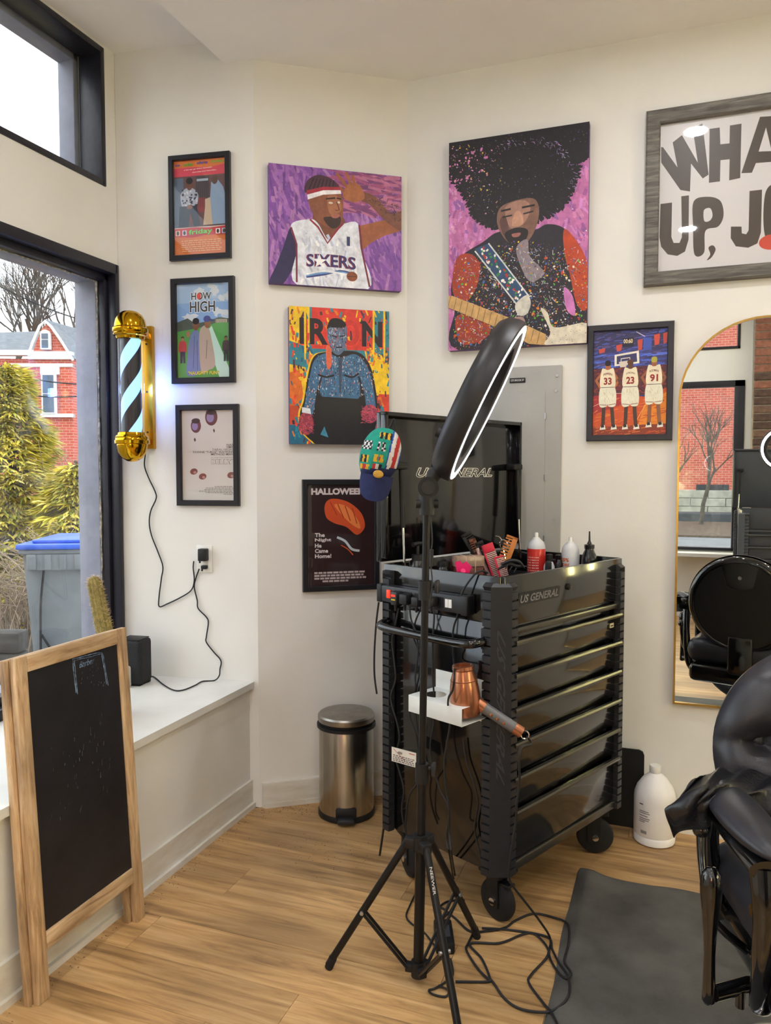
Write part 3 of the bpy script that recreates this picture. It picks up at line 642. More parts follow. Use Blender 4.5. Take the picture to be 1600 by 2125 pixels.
# ------------------------------------------------------------------ pictures on the walls
m_blk = mat('black_frame', '#1d1c22', .35, var=.1, scale=20); m_blk2 = mat('charcoal_frame', '#35333a', .5, var=.12, scale=20)
m_gw = wood_mat('grey_barnwood', '#3a3835', '#6a6660', '#918b82', .6, 2.5, False, 14.0)
P_POST = print_mat('poster_ink', .4); P_CANV = print_mat('canvas_paint', .5, 0, .28); P_GLOSS = print_mat('art_print', .42, 0, .1)
def frame_mesh(w, h, fw, dep, lip=.004):
    """mitred frame in the xz plane, back at y=0, front at y=-dep; returns four pieces"""
    out = []
    O = [(-w/2, -h/2), (w/2, -h/2), (w/2, h/2), (-w/2, h/2)]; I = [(-w/2+fw, -h/2+fw), (w/2-fw, -h/2+fw), (w/2-fw, h/2-fw), (-w/2+fw, h/2-fw)]
    for k in range(4):
        a, c = O[k], O[(k+1) % 4]; d, e = I[(k+1) % 4], I[k]; g = .0004; b = MB()
        mid = lambda p, q, t: (p[0]+(q[0]-p[0])*t, p[1]+(q[1]-p[1])*t)
        a2, c2 = mid(a, e, .12), mid(c, d, .12); d2, e2 = mid(d, c, .1), mid(e, a, .1)
        vv = [(a[0], 0, a[1]), (c[0], 0, c[1]), (d[0], 0, d[1]), (e[0], 0, e[1]),
              (a[0], -dep*.85, a[1]), (c[0], -dep*.85, c[1]), (c2[0], -dep, c2[1]), (d2[0], -dep, d2[1]), (d[0], -dep*.8, d[1]), (e[0], -dep*.8, e[1]), (e2[0], -dep, e2[1]), (a2[0], -dep, a2[1])]
        ff = [(0, 1, 5, 4), (4, 5, 6, 11), (11, 6, 7, 10), (10, 7, 8, 9), (9, 8, 2, 3), (0, 4, 11, 10, 9, 3), (1, 2, 8, 7, 6, 5), (3, 2, 1, 0)]
        out.append(b.add(vv, ff))
    return out
def framed(name, label, loc, rotz, w, h, fw, dep, fm, art, pm, cat='poster', glass=True, group=None):
    t = thing(name, label, cat, loc, rotz, group)
    fr = link('frame', None, t)
    bpy.data.objects.remove(fr)
    b = MB()
    for p in frame_mesh(w, h, fw, dep): b.add(p.v, p.f)
    b.build('frame', fm, t, smooth=0)
    b = MB(); b.box(-w/2+fw*.5, w/2-fw*.5, -.006, -.002, -h/2+fw*.5, h/2-fw*.5); b.build('backing', m_blk, t, smooth=0)
    art.build('print', pm, t, (0, -.0065, 0))
    if glass: b = MB(); b.box(-w/2+fw*.9, w/2-fw*.9, -dep*.62-.002, -dep*.62, -h/2+fw*.9, h/2-fw*.9); b.build('glazing', m_clear, t, smooth=0)
    return t
def canvas(name, label, loc, rotz, w, h, dep, art, edge):
    t = thing(name, label, 'painting', loc, rotz)
    b = MB(); b.box(-w/2, w/2, -dep, 0, -h/2, h/2, .003); b.build('stretched_canvas', mat(name+'_edge', edge, .6, var=.2, scale=20), t)
    art.build('painting_surface', P_CANV, t, (0, -dep-.0002, 0)); return t
def onP(x, y): return onpl(x, y, C1, PN)
def wall_rect(ps, pl, n):
    """centre, width and height of a picture from its four corner pixels tl, tr, br, bl"""
    q = [onpl(x, y, pl, n) for x, y in ps]; c = sum(q, Vector())/4; return c, ((q[1]-q[0]).length+(q[2]-q[3]).length)/2, ((q[0]-q[3]).length+(q[1]-q[2]).length)/2
RZP = atan2(PN.y, PN.x)+pi/2; RZM = atan2(MN.y, MN.x)+pi/2
def figure(a, cx, top, h, skin, shirt, pants, hair, wide=1.0):
    """plain generic standing figure: head, torso, legs; h is full height"""
    w = h*.16*wide*a.h/a.w
    a.curve([(cx-w*1.15, top+h*.30), (cx-w*.8, top+h*.19), (cx, top+h*.17), (cx+w*.8, top+h*.19), (cx+w*1.15, top+h*.3), (cx+w*1.2, top+h*.55), (cx+w*.75, top+h*.58), (cx-w*.75, top+h*.58), (cx-w*1.2, top+h*.55)], shirt)
    a.poly([(cx-w*.75, top+h*.55), (cx+w*.75, top+h*.55), (cx+w*.8, top+h*.97), (cx+w*.15, top+h*.97), (cx, top+h*.66), (cx-w*.15, top+h*.97), (cx-w*.8, top+h*.97)], pants)
    a.ell(cx, top+h*.1, w*.46, h*.085*1.0, skin); a.poly([(cx-w*.48, top+h*.09), (cx-w*.4, top+h*.02), (cx, top), (cx+w*.4, top+h*.02), (cx+w*.48, top+h*.09), (cx, top+h*.055)], hair)
# 1: orange and red poster with two seated figures (plain stand-in), lettering kept
ps = [(352, 328), (480, 316), (481, 537), (357, 543)]; c, w, h = wall_rect(ps, C1, PN); fw = .021
a = Art(w-2*fw, h-2*fw, '#e07a38')
a.poly([(0, .075), (.3, .07), (.7, .085), (1, .06), (1, .17), (.6, .16), (.3, .175), (0, .165)], '#d8455a'); a.rect(0, .165, 1, .71, '#6a4a4c'); a.rect(0, .18, .18, .7, '#5b6a80'); a.rect(.42, .17, .68, .5, '#4b4248'); a.rect(.44, .2, .66, .225, '#aab6c4'); a.rect(.42, .4, .62, .55, '#8c3d40'); a.rect(.30, .5, .42, .65, '#8c4a44')
for i in range(6): a.rect(.43+i*.04, .26, .435+i*.04, .5, '#2e2a30')
a.curve([(.12, .36), (.2, .3), (.3, .285), (.4, .31), (.47, .38), (.42, .5), (.3, .52), (.16, .5)], '#aeb4c6')
for i in range(40): x, y = R.uniform(.14, .43), R.uniform(.3, .49); a.rect(x, y, x+.03, y+.018, R.choice(('#2b2f3e', '#39415a', '#d6dae6')))
a.poly([(.1, .48), (.44, .48), (.5, .69), (.38, .7), (.31, .55), (.27, .7), (.08, .7)], '#2c3444'); a.ell(.3, .245, .065, .07, '#6f4636'); a.ell(.3, .215, .065, .035, '#1f1a1c'); a.ell(.3, .49, .06, .025, '#84533f')
a.poly([(.6, .42), (.72, .4), (.74, .69), (.56, .69), (.6, .5)], '#c9b49c'); a.poly([(.72, .25), (.82, .2), (.95, .3), (1, .4), (1, .69), (.74, .69), (.7, .4)], '#8ea6c4'); a.ell(.79, .22, .06, .05, '#5b4238')
a.rect(0, .705, 1, .72, '#d8c8c0'); a.poly([(0, .715), (.4, .71), (.7, .72), (1, .71), (1, .80), (.6, .795), (.35, .815), (0, .80)], '#c93a44')
a.text('friday', .27, .725, .74, .80, '#2a4a1c', .045, 0, 0, -.012); a.text('friday', .275, .728, .735, .796, '#7ed957', .02, 0, 0, -.012)
for x, c_ in ((.02, '#e8d6c0'), (.15, '#d9d3e8'), (.80, '#f4e8ee'), (.92, '#b9c8de')): a.rect(x, .735, x+.085, .79, c_); a.ell(x+.042, .763, .025, .022, '#4a352c')
a.text('ice', .03, .03, .12, .055, '#4a4fa8', .03); a.text('cube', .18, .022, .37, .06, '#6fa83a', .03); a.text('chris', .45, .018, .66, .048, '#4a4fa8', .03); a.text('tucker', .72, .014, .98, .045, '#7fb83a', .03)
a.text('a lot can go down between', .2, .088, .74, .104, '#fff4f0', .01, 0, 0, -.01); a.text('thursday and saturday...', .36, .118, .84, .134, '#fff4f0', .01, 0, 0, -.01)
for i in range(6):
    x = .12+.03*R.random(); y = .845+i*.022
    while x < .88: l = R.uniform(.03, .1); a.rect(x, y, x+l, y+.008, '#f2c58a'); x += l+.015
framed('movie_poster', 'black framed orange and red poster with green lettering, topmost of the column beside the window', c+PN*.001, RZP, w, h, fw, .022, m_blk, a, P_POST)
# 2
ps = [(358, 580), (489, 575), (490, 796), (360, 796)]; c, w, h = wall_rect(ps, C1, PN); fw = .024
a = Art(w-2*fw, h-2*fw, '#7ea8d8'); a.rect(0, 0, 1, .2, '#9dbbe0'); a.rect(0, .2, 1, .42, '#7fa7dc')
for i in range(14): a.ell(R.random(), R.uniform(.02, .4), R.uniform(.05, .16), R.uniform(.02, .05), R.choice(('#b8cce6', '#cfd8e2', '#a8c2e4')), jag=.3)
a.poly([(0, .40), (.2, .36), (.35, .42), (.6, .4), (.8, .36), (1, .38), (1, .5), (0, .52)], '#4b5a52'); a.poly([(0, .5), (.4, .47), (.75, .42), (1, .42), (1, 1), (0, 1)], '#4f9e4b'); a.rect(.74, .385, .95, .42, '#c9bca6')
for i in range(7): a.rect(.75+i*.028, .39, .76+i*.028, .42, '#2e3326')
a.poly([(.58, .5), (.66, .45), (1, .93), (1, 1), (.8, 1), (.62, .7)], '#bfe0d6')
figure(a, .1, .55, .3, '#a87a60', '#b53a44', '#2e3350', '#3a2a22', .8); figure(a, .93, .56, .28, '#8a6048', '#4a3c3c', '#332e38', '#1d1a1c', .8)
a.curve([(.22, .62), (.3, .5), (.4, .5), (.43, .6), (.43, .93), (.18, .97), (.2, .75)], '#6f80ae'); a.curve([(.42, .55), (.5, .45), (.6, .47), (.66, .6), (.72, .86), (.6, .92), (.45, .93)], '#b7a596')
a.line([(.33, .55), (.3, .9)], .012, '#49598a'); a.line([(.38, .6), (.38, .92)], .012, '#49598a'); a.line([(.57, .6), (.55, .8)], .01, '#6d5f55')
a.ell(.36, .43, .065, .065, '#7a4f38'); a.ell(.36, .395, .065, .035, '#1d1a1e'); a.ell(.58, .415, .06, .06, '#8a5c3e'); a.ell(.575, .375, .07, .035, '#2c3a8c'); a.poly([(.6, .37), (.72, .385), (.7, .405), (.6, .395)], '#22306e'); a.ell(.21, .53, .04, .035, '#a3765a')
for o_, col, bo in ((.006, '#e8eef6', .06), (0, '#1b1a1c', .02)):
    a.text('HOW', .28-o_, .09-o_, .66+o_, .17+o_, col, bo); a.text('HIGH', .25-o_, .185-o_, .73+o_, .30+o_, col, bo)
a.ell(.425, .13, .04, .035, '#d8433f')
a.text('"NAUGHTY FUN!"', .2, .93, .8, .968, '#2e2a20', .05); a.text('"NAUGHTY FUN!"', .2, .93, .8, .968, '#f3df3a', .02)
framed('movie_poster', 'black framed poster of blue sky and green lawn, middle of the column beside the window', c+PN*.001, RZP, w, h, fw, .022, m_blk, a, P_POST)
# 3
ps = [(368, 842), (497, 838), (500, 1050), (371, 1049)]; c, w, h = wall_rect(ps, C1, PN); fw = .024
a = Art(w-2*fw, h-2*fw, '#cfc9c4')
for (x, y, r_) in ((.27, .17, .1), (.57, .075, .12)):
    a.ell(x, y, r_, r_*.95*w/h*1.25, '#5f2f33', 18); a.ell(x-.02, y+.005, r_*.6, r_*.45, '#8c7ba8', 14); a.ell(x, y-.055, r_*.85, .03, '#241c22', 14)
a.poly([(.25, .30), (.27, .33), (.245, .35), (.225, .32)], '#3a3638'); a.poly([(.62, .2), (.64, .23), (.62, .25), (.6, .22)], '#3a3638')
for (x, y) in ((.22, .68), (.39, .735), (.94, .72)): a.ell(x, y, .075, .035, '#7a3f3c', 14, rot=-.2); a.ell(x+.02, y+.01, .03, .015, '#b08078', 10)
for tx, x0, y0, cc in (('NAS', .86, .385, '#2c2a2c'), ('DMX', .86, .41, '#2c2a2c'), ('TARAL HICKS', .58, .437, '#6e6a6a'), ('TIONNE "T-BOZ" WATKINS', .2, .463, '#2c2a2c'), ('METHOD MAN', .56, .489, '#2c2a2c')): a.text(tx, x0, y0-.012, .985, y0+.010, cc, .01)
a.text('A HYPE WILLIAMS FILM', .56, .522, .985, .532, '#5a5656'); a.text('BELLY', .56, .545, .985, .597, '#6e6664', .06); a.text('BELLY', .565, .549, .98, .593, '#d9d3ce', .02)
for i, x0 in enumerate((.62, .45, .42, .32, .45, .8)):
    x = x0
    while x < .97: l = R.uniform(.02, .07); a.rect(x, .845+i*.017, min(x+l, .98), .851+i*.017, '#6e6a6a'); x += l+.012
framed('movie_poster', 'black framed pale grey poster with small dark shapes and text, lowest beside the window', c+PN*.001, RZP, w, h, fw, .022, m_blk, a, P_POST)
# 4 purple canvas: player with headband
ps = [(556, 335), (832, 369), (834, 604), (560, 588)]; dep = .032; c, w, h = wall_rect(ps, C1+MN*dep, MN)
a = Art(w, h, '#8a55a6'); a.strokes(700, 0, 0, 1, 1, ('#7d4aa0', '#9a62b2', '#8450a8', '#a36cb4', '#6f4294', '#b07ab8'), .16, .03, 1.3, .5); a.strokes(160, .5, .0, 1, .35, ('#a0507c', '#b56a90', '#7a3f78'), .2, .025, .1, .3)
a.curve([(.17, .5), (.28, .55), (.22, .75), (.1, 1), (0, 1), (.05, .85), (.1, .7)], '#2b2350'); a.curve([(.62, .5), (.78, .42), (.9, .38), (1, .36), (1, .46), (.86, .53), (.76, .6), (.68, .66)], '#9c5a38')
a.curve([(.92, .33), (1, .3), (1, .46), (.9, .42), (.75, .27), (.68, .24), (.7, .17), (.8, .2)], '#7a4a38')
a.strokes(120, .74, .2, 1, .42, ('#33262c', '#4a3232', '#8a5a42'), .03, .006, .6, 1.5, lambda x, y: abs((y-.2)-(x-.74)*.55) < .07)
a.curve([(.55, .18), (.6, .1), (.66, .1), (.7, .15), (.71, .22), (.64, .26), (.56, .24)], '#a8663f')
for p_ in ([(.58, .14), (.5, .03)], [(.61, .11), (.57, .01)], [(.64, .12), (.62, .03)], [(.56, .18), (.49, .12)]): a.line(p_, .022, '#9c5c3a')
a.curve([(.33, .5), (.33, .35), (.42, .35), (.55, .4), (.56, .52), (.5, .6), (.4, .6)], '#7a4733'); a.curve([(.29, .25), (.36, .17), (.47, .16), (.54, .22), (.55, .33), (.53, .45), (.47, .5), (.37, .46), (.31, .36)], '#8a523a')
a.curve([(.43, .24), (.5, .22), (.535, .3), (.52, .36), (.45, .38)], '#a5694a'); a.curve([(.4, .42), (.47, .4), (.53, .4), (.52, .47), (.46, .5)], '#3d2822'); a.curve([(.46, .385), (.52, .375), (.51, .405), (.47, .41)], '#b06a5c')
a.line([(.42, .255), (.49, .24)], .012, '#2b1c1a'); a.line([(.5, .24), (.535, .245)], .01, '#2b1c1a'); a.ell(.455, .285, .018, .01, '#e0cfc0', 8); a.ell(.515, .275, .012, .01, '#e0cfc0', 8); a.line([(.5, .27), (.52, .34), (.49, .345)], .008, '#5e3526')
a.curve([(.27, .22), (.28, .12), (.36, .06), (.46, .08), (.52, .15), (.4, .18)], '#4a2a3a')
for i in range(7): a.line([(.29+i*.03, .2-i*.005), (.33+i*.025, .09)], .007, '#22161e', 0)
a.poly([(.275, .2), (.4, .155), (.525, .145), (.53, .17), (.4, .185), (.28, .235)], '#a3283c'); a.poly([(.28, .235), (.4, .185), (.53, .17), (.535, .2), (.4, .222), (.285, .275)], '#f0eef4')
a.curve([(.16, .5), (.3, .44), (.36, .47), (.44, .6), (.52, .48), (.56, .45), (.66, .44), (.68, .65), (.74, 1.0), (.2, 1.0), (.2, .7)], '#dfe3f0'); a.strokes(120, .2, .5, .7, 1, ('#e8ecf6', '#cfd4e6', '#f4f5fa', '#bcc4dc'), .12, .02, 1.4, .5, lambda x, y: .22 < x < .66 and y > .58)
a.line([(.3, .44), (.36, .5), (.43, .63), (.51, .5), (.55, .45)], .014, '#8a2438'); a.line([(.16, .52), (.2, .66), (.2, .98)], .014, '#7a2440'); a.line([(.67, .45), (.69, .66), (.75, .98)], .014, '#7a2440')
a.text('SIXERS', .27, .735, .64, .845, '#7a2440', .03, 0, .012); a.text('SIXERS', .278, .737, .645, .842, '#34306e', .005, 0, .012)
st = []
for i in range(10): t_ = -pi/2+i*pi/5; q = .055 if i % 2 == 0 else .022; st.append((.37+q*cos(t_), .79+q*sin(t_)*w/h))
a.poly(st, '#f4f4fa')
for i, cc in enumerate(('#34407e', '#6a9ad0', '#f0f2fa')): a.line([(.27, .93-i*.012), (.4, .9-i*.015), (.52, .86+i*.01), (.6, .87+i*.01)], .014, cc, 5)
a.ell(.615, .9, .042, .042, '#8a4a2c'); a.line([(.58, .9), (.65, .9)], .004, '#2b1a14'); a.rect(.575, .56, .6, .64, '#39406e')
canvas('canvas_painting', 'purple canvas painting of a basketball player in a white jersey cupping an ear', c-MN*dep, RZM, w, h, dep, a, '#6d4a8c')
# 5 boxer canvas
ps = [(600, 633), (809, 648), (806, 922), (601, 922)]; dep = .032; c, w, h = wall_rect(ps, C1+MN*dep, MN)
a = Art(w, h, '#2f7f92'); CB = ('#f0c320', '#e2412f', '#1f8ba0', '#3b2638', '#e77a26', '#1c5f80', '#5a2c34')
a.poly([(0, 0), (.2, 0), (.2, .3), (.09, .27), (0, .25)], '#ecc21f'); a.rect(.22, 0, .85, .3, '#d93a30'); a.poly([(.8, .3), (1, .35), (1, .68), (.86, .62), (.8, .5)], '#f2c71e'); a.poly([(0, .42), (.16, .44), (.2, .6), (0, .7)], '#eec022'); a.poly([(0, .48), (.1, .46), (.14, .66), (0, .75)], '#d96a22'); a.rect(0, .72, .25, .88, '#c94a2a'); a.rect(.85, .62, 1, .85, '#d8402e'); a.rect(0, .86, .3, 1, '#1d6a88')
a.strokes(420, 0, 0, 1, 1, CB, .07, .025, 1.57, .5, lambda x, y: x < .25 or x > .75 or y < .28)
for x0, x1, tx, cc in ((.1, .17, 'I', '#241a24'), (.2, .38, 'R', '#241a24'), (.5, .7, 'O', '#c8342c'), (.72, .93, 'N', '#241a24')): a.text(tx, x0+.01, .09, x1+.01, .28, '#e2412f', .03); a.text(tx, x0, .08, x1, .27, cc, .03)
for x in (.155, .84, .95): a.line([(x, .0), (x, R.uniform(.3, .4))], .02, '#f2c71e')
a.splat(60, .75, .28, .98, .42, ('#f2c71e', '#e77a26'), .004, .014)
body = [(.37, .32), (.24, .36), (.18, .5), (.14, .68), (.1, .78), (.12, .9), (.22, .98), (.3, 1), (.74, 1), (.86, .86), (.88, .72), (.84, .5), (.78, .38), (.66, .31)]
a.curve([(x-.018, y) for x, y in body], '#f2c71e'); a.curve(body, '#1a161c')
a.curve([(.37, .33), (.25, .38), (.2, .5), (.16, .66), (.14, .77), (.22, .79), (.27, .6), (.32, .5), (.32, .65), (.68, .66), (.68, .48), (.74, .6), (.78, .77), (.86, .74), (.82, .52), (.76, .4), (.65, .33), (.5, .36)], '#3d6a92')
inb = lambda x, y: (.24 < x < .78 and .35 < y < .64) or (.16 < x < .25 and .5 < y < .78) or (.76 < x < .84 and .45 < y < .72)
a.strokes(900, .14, .33, .86, .8, ('#5f93b8', '#24344e', '#b9c7d6', '#c95f4c', '#1d2436', '#7aa6c0', '#e0b8a8'), .02, .008, 1.57, .5, inb)
a.line([(.28, .49), (.36, .505), (.44, .49)], .018, '#15131a', 4); a.line([(.54, .485), (.62, .5), (.69, .47)], .018, '#15131a', 4); a.poly([(.48, .36), (.52, .36), (.51, .62), (.49, .62)], '#3a4a60')
a.curve([(.37, .16), (.42, .09), (.5, .08), (.56, .12), (.57, .2), (.54, .3), (.48, .34), (.41, .3)], '#5a6f8e'); a.curve([(.37, .15), (.41, .08), (.5, .075), (.56, .11), (.53, .14), (.42, .14)], '#1b171c'); a.strokes(150, .38, .14, .56, .31, ('#c95f4c', '#7aa6c0', '#22222e', '#b9c7d6'), .02, .007, 1.5, .5); a.line([(.42, .2), (.47, .21)], .012, '#15131a'); a.line([(.5, .205), (.55, .195)], .012, '#15131a'); a.line([(.46, .285), (.52, .283)], .012, '#15131a'); a.curve([(.36, .28), (.41, .3), (.41, .42), (.37, .44)], '#e06a48')
a.poly([(.3, .65), (.7, .66), (.74, 1), (.25, 1)], '#1b191d'); a.ell(.16, .85, .075, .085, '#a83a4a'); a.ell(.8, .77, .085, .07, '#b0405a'); a.strokes(80, .09, .78, .24, .92, ('#7a2c50', '#d0606a', '#40304e'), .03, .008, .5, 1); a.strokes(80, .72, .71, .88, .84, ('#7a2c50', '#d0606a', '#40304e'), .03, .008, .5, 1); a.poly([(.12, .73), (.2, .74), (.21, .78), (.12, .77)], '#d8dde6'); a.poly([(.3, .93), (.34, .87), (.38, .95)], '#3f8aa8')
canvas('canvas_painting', 'bright yellow, red and teal canvas of a bare-chested boxer in black shorts', c-MN*dep, RZM, w, h, dep, a, '#2c7a8e')
# 6 dark poster with orange shape
tl = onpl(624, 995, C1, MN); bl = onpl(629, 1228, C1, MN); w, h = .335, tl.z-bl.z; hc = (tl+bl)/2+MD*(w/2); fw = .022
a = Art(w-2*fw, h-2*fw, '#2c1519'); a.text('HALLOWEEN', .06, .035, .86, .1, '#e0d4d4', .05)
a.curve([(.26, .2), (.36, .14), (.6, .17), (.8, .28), (.86, .42), (.74, .5), (.58, .42), (.4, .38), (.28, .32)], '#d8562c'); a.curve([(.4, .2), (.6, .22), (.76, .36), (.78, .44), (.6, .36)], '#f08a4a')
for i in range(4): a.line([(.34+i*.11, .17+i*.02), (.44+i*.1, .3+i*.03)], .014, '#a83c20', 0)
a.line([(.44, .52), (.56, .56), (.66, .64), (.78, .66)], .035, '#c9d3dc', 6); a.line([(.5, .6), (.6, .64), (.68, .7)], .015, '#d8562c', 6)
for i, tx in enumerate(('The', 'Night', 'He', 'Came', 'Home!')): a.text(tx, .11, .475+i*.052, .11+.065*len(tx)*.75, .515+i*.052, '#e8e0e0', .03)
for i in range(4):
    x = .1+(.12 if i == 3 else 0)
    while x < (.6 if i == 3 else .84): l = R.uniform(.03, .09); a.rect(x, .86+i*.028, x+l, .878+i*.028, '#c9b8b8'); x += l+.012
framed('movie_poster', 'black framed dark maroon poster with an orange shape, above the steel bin', hc+MN*.001, RZM, w, h, fw, .022, m_blk, a, P_POST)
# 7 big pink canvas: guitarist
dep = .035; c, w, h = wall_rect([(932, 297), (1224, 252), (1217, 712), (930, 728)], (0, YB-dep, 0), (0, 1, 0))
a = Art(w, h, '#c070a8'); a.strokes(900, 0, .1, 1, 1, ('#d487b8', '#b4629e', '#c878b0', '#a25a9c', '#dc98c4', '#9660a8', '#cf86c8'), .07, .025, 1.4, .7); a.splat(500, 0, .3, 1, 1, ('#f4eef4', '#e8d0e8', '#5a3a78', '#40305a'), .001, .004)
hair = [(.1, .0), (1, 0), (1, .14), (.93, .17), (.9, .25), (.86, .32), (.8, .37), (.68, .4), (.6, .42), (.36, .42), (.28, .4), (.2, .36), (.16, .3), (.12, .24), (.02, .16), (0, .12), (0, 0)]
hj = []
for (x0, y0), (x1, y1) in zip(hair, hair[1:]+hair[:1]):
    for t_ in range(14): u = t_/14; hj.append((x0+(x1-x0)*u, y0+(y1-y0)*u))
a.poly(hair, '#17131a')
for x, y in hj:
    if y > .02: a.strokes(3, x-.02, y-.012, x+.02, y+.012, ('#17131a', '#201a24', '#17131a'), .05, .016, atan2(y-.2, (x-.5)*w/h), .6)
inh = lambda x, y: (y < .13) or (((x-.5)/.4)**2+((y-.2)/.21)**2 < .95)
a.splat(900, 0, 0, 1, .42, ('#4a3f5a', '#3a3344', '#6a5a80', '#57408a', '#8a6f3a', '#2c2633'), .001, .0045, inh); a.strokes(420, .38, .03, .92, .3, ('#8c83b4', '#6f6898', '#b9a8cf', '#a06a9c'), .022, .004, .9, .8, lambda x, y: .78 < ((x-.52)/.4)**2+((y-.24)/.2)**2 < 1.15); a.splat(260, .02, .02, .4, .4, ('#c9a83a', '#d88ab0', '#c0a0c8', '#e0c870'), .001, .006, inh)
a.splat(60, 0, .05, .3, .2, ('#d88ab0', '#c878b0'), .003, .012)
a.curve([(.08, .56), (.26, .49), (.38, .45), (.62, .46), (.72, .44), (.84, .47), (.95, .58), (1, .7), (1, 1), (0.08, 1), (.05, .8), (.02, .7)], '#25202a')
a.curve([(.06, .56), (.16, .54), (.24, .6), (.2, .72), (.1, .78), (.03, .7)], '#a83c24'); a.curve([(.84, .47), (.95, .56), (1, .66), (1, .84), (.93, .82), (.88, .68), (.84, .58)], '#b8431f'); a.curve([(.06, .84), (.2, .83), (.32, .88), (.28, .95), (.1, .97)], '#a03a22')
a.curve([(.36, .4), (.4, .33), (.6, .31), (.66, .36), (.64, .45), (.57, .52), (.5, .53), (.41, .48)], '#7d5a4c'); a.curve([(.42, .34), (.54, .315), (.6, .35), (.56, .42), (.46, .44)], '#a3796a'); a.curve([(.38, .4), (.42, .38), (.45, .46), (.41, .47)], '#5f3f3c'); a.curve([(.42, .46), (.5, .44), (.58, .455), (.57, .5), (.5, .53), (.44, .5)], '#1f181a'); a.curve([(.47, .468), (.53, .466), (.52, .482), (.48, .483)], '#a0655c'); a.line([(.39, .355), (.46, .35)], .014, '#1d1618', 0); a.line([(.54, .35), (.63, .345)], .014, '#1d1618', 0); a.line([(.4, .385), (.47, .38)], .011, '#2b1e20', 0); a.line([(.55, .38), (.62, .373)], .011, '#2b1e20', 0); a.curve([(.49, .37), (.53, .37), (.55, .425), (.47, .43)], '#c09078')
a.curve([(.5, .54), (.58, .5), (.6, .58), (.7, .66), (.62, .7), (.56, .66)], '#8d8088')
a.splat(2200, .04, .47, 1, 1, ('#1b1720', '#e0c030', '#3c6ab0', '#d0d0da', '#58a838', '#c84a2a', '#8a80b0', '#e8e0d0', '#d87a2a', '#7a4aa0'), .001, .0055, lambda x, y: y > .5+.25*abs(x-.5)**1.5)
a.splat(700, .05, .52, 1, .99, ('#e0c030', '#c84a2a', '#d87a2a', '#e8e0d0', '#3c6ab0', '#b03a28', '#58a838'), .003, .010, lambda x, y: y > .53+.25*abs(x-.5)**1.5 and not (.48 < x < .7 and .5 < y < .7))
a.strokes(380, .1, .55, .95, .98, ('#b9bcc8', '#5a5a78', '#e8e8ee'), .03, .003, .8, 1.5)
a.poly([(.2, .52), (.3, .5), (.6, .77), (.53, .81)], '#2c4a70'); a.line([(.3, .5), (.6, .77)], .01, '#cfd6d8'); a.line([(.2, .53), (.52, .81)], .01, '#cfd6d8')
for i in range(60): t_ = R.random(); u = R.uniform(-.025, .025); a.ell(.255+.31*t_+u, .52+.27*t_-u*.8, .011, .005, R.choice(('#f0ece4', '#b8322c', '#3a8a48', '#f0ece4')), 8, R.random()*3)
a.curve([(.5, .8), (.58, .76), (.61, .8), (.58, .85), (.52, .85)], '#d0ccc0')
a.poly([(0, .735), (.03, .735), (.49, .87), (.72, .95), (.72, 1), (.6, .99), (.42, .92), (0, .79)], '#c9a066')
for i in range(16): t_ = i/16; a.line([(.02+.7*t_, .735+.215*t_), (.0+.7*t_, .79+.215*t_)], .004, '#7a5a34')
a.curve([(.68, .83), (.73, .85), (.78, .92), (1, .91), (1, 1), (.72, 1), (.75, .94)], '#d8cfbc'); a.splat(90, .74, .9, 1, 1, ('#3a342c', '#b09a3a'), .001, .003)
a.curve([(.36, .9), (.42, .88), (.42, .94), (.36, .95)], '#b09088'); a.curve([(.46, .87), (.55, .86), (.57, .9), (.5, .9)], '#b09088'); a.curve([(.84, .74), (.9, .78), (.92, .87), (.86, .84)], '#c878b8')
canvas('canvas_painting', 'large pink and black canvas of a big-haired guitarist covered in paint splatter', c+Vector((0, dep, 0)), 0, w, h, dep, a, '#1a171c')
# 8 three players print
c, w, h = wall_rect([(1220, 675), (1400, 666), (1395, 914), (1216, 915)], (0, YB-.02, 0), (0, 1, 0)); fw = .024
a = Art(w-2*fw, h-2*fw, '#3a3a72'); a.rect(0, 0, 1, .2, '#34335e'); a.strokes(200, 0, 0, 1, .36, ('#3f4a9a', '#2b2b56', '#4858b4', '#584a7a'), .12, .02, -.1, .2)
for x0, y0, x1, y1 in ((.07, .17, .16, .21), (.31, .14, .39, .2), (.6, .1, .67, .2), (.82, .06, .9, .16), (.94, .05, 1, .15)): a.poly([(x0, y0), (x1, y0-.01), (x1-.01, y1-.01), (x0+.01, y1)], '#c94a38')
a.rect(.68, .08, .79, .2, '#3c55b0'); a.rect(.4, .07, .55, .16, '#20203a'); a.text('00:60', .41, .085, .535, .125, '#f0dcae', .02); a.line([(.58, .02), (.7, .07)], .01, '#cfc6e0')
for y_ in (.23, .28, .33): a.strokes(30, 0, y_, 1, y_+.02, ('#4a66d0', '#5f7ae0', '#3a4aa0'), .2, .012, -.05, .1)
a.poly([(0, .36), (1, .34), (1, .62), (0, .62)], '#5a2a38'); a.strokes(200, 0, .36, 1, .6, ('#7a3034', '#43203a', '#94402e'), .06, .02, 0, .6); a.poly([(0, .62), (.3, .6), (.7, .64), (1, .56), (1, 1), (0, 1)], '#cf5428'); a.poly([(.7, .72), (1, .6), (1, .95), (.62, .93)], '#e8892c'); a.poly([(0, .62), (.45, .6), (.45, .7), (0, .8)], '#a83038'); a.poly([(0, .92), (1, .9), (1, 1), (0, 1)], '#8a3a28'); a.strokes(160, 0, .65, 1, 1, ('#d8602c', '#c04a28', '#e07a34'), .1, .012, -.2, .3)
a.line([(.3, .6), (.45, .602)], .006, '#f0dcc8'); a.line([(0, .72), (.2, .66)], .006, '#f0d0b0'); a.line([(.56, .92), (.75, .68)], .01, '#f0b060')
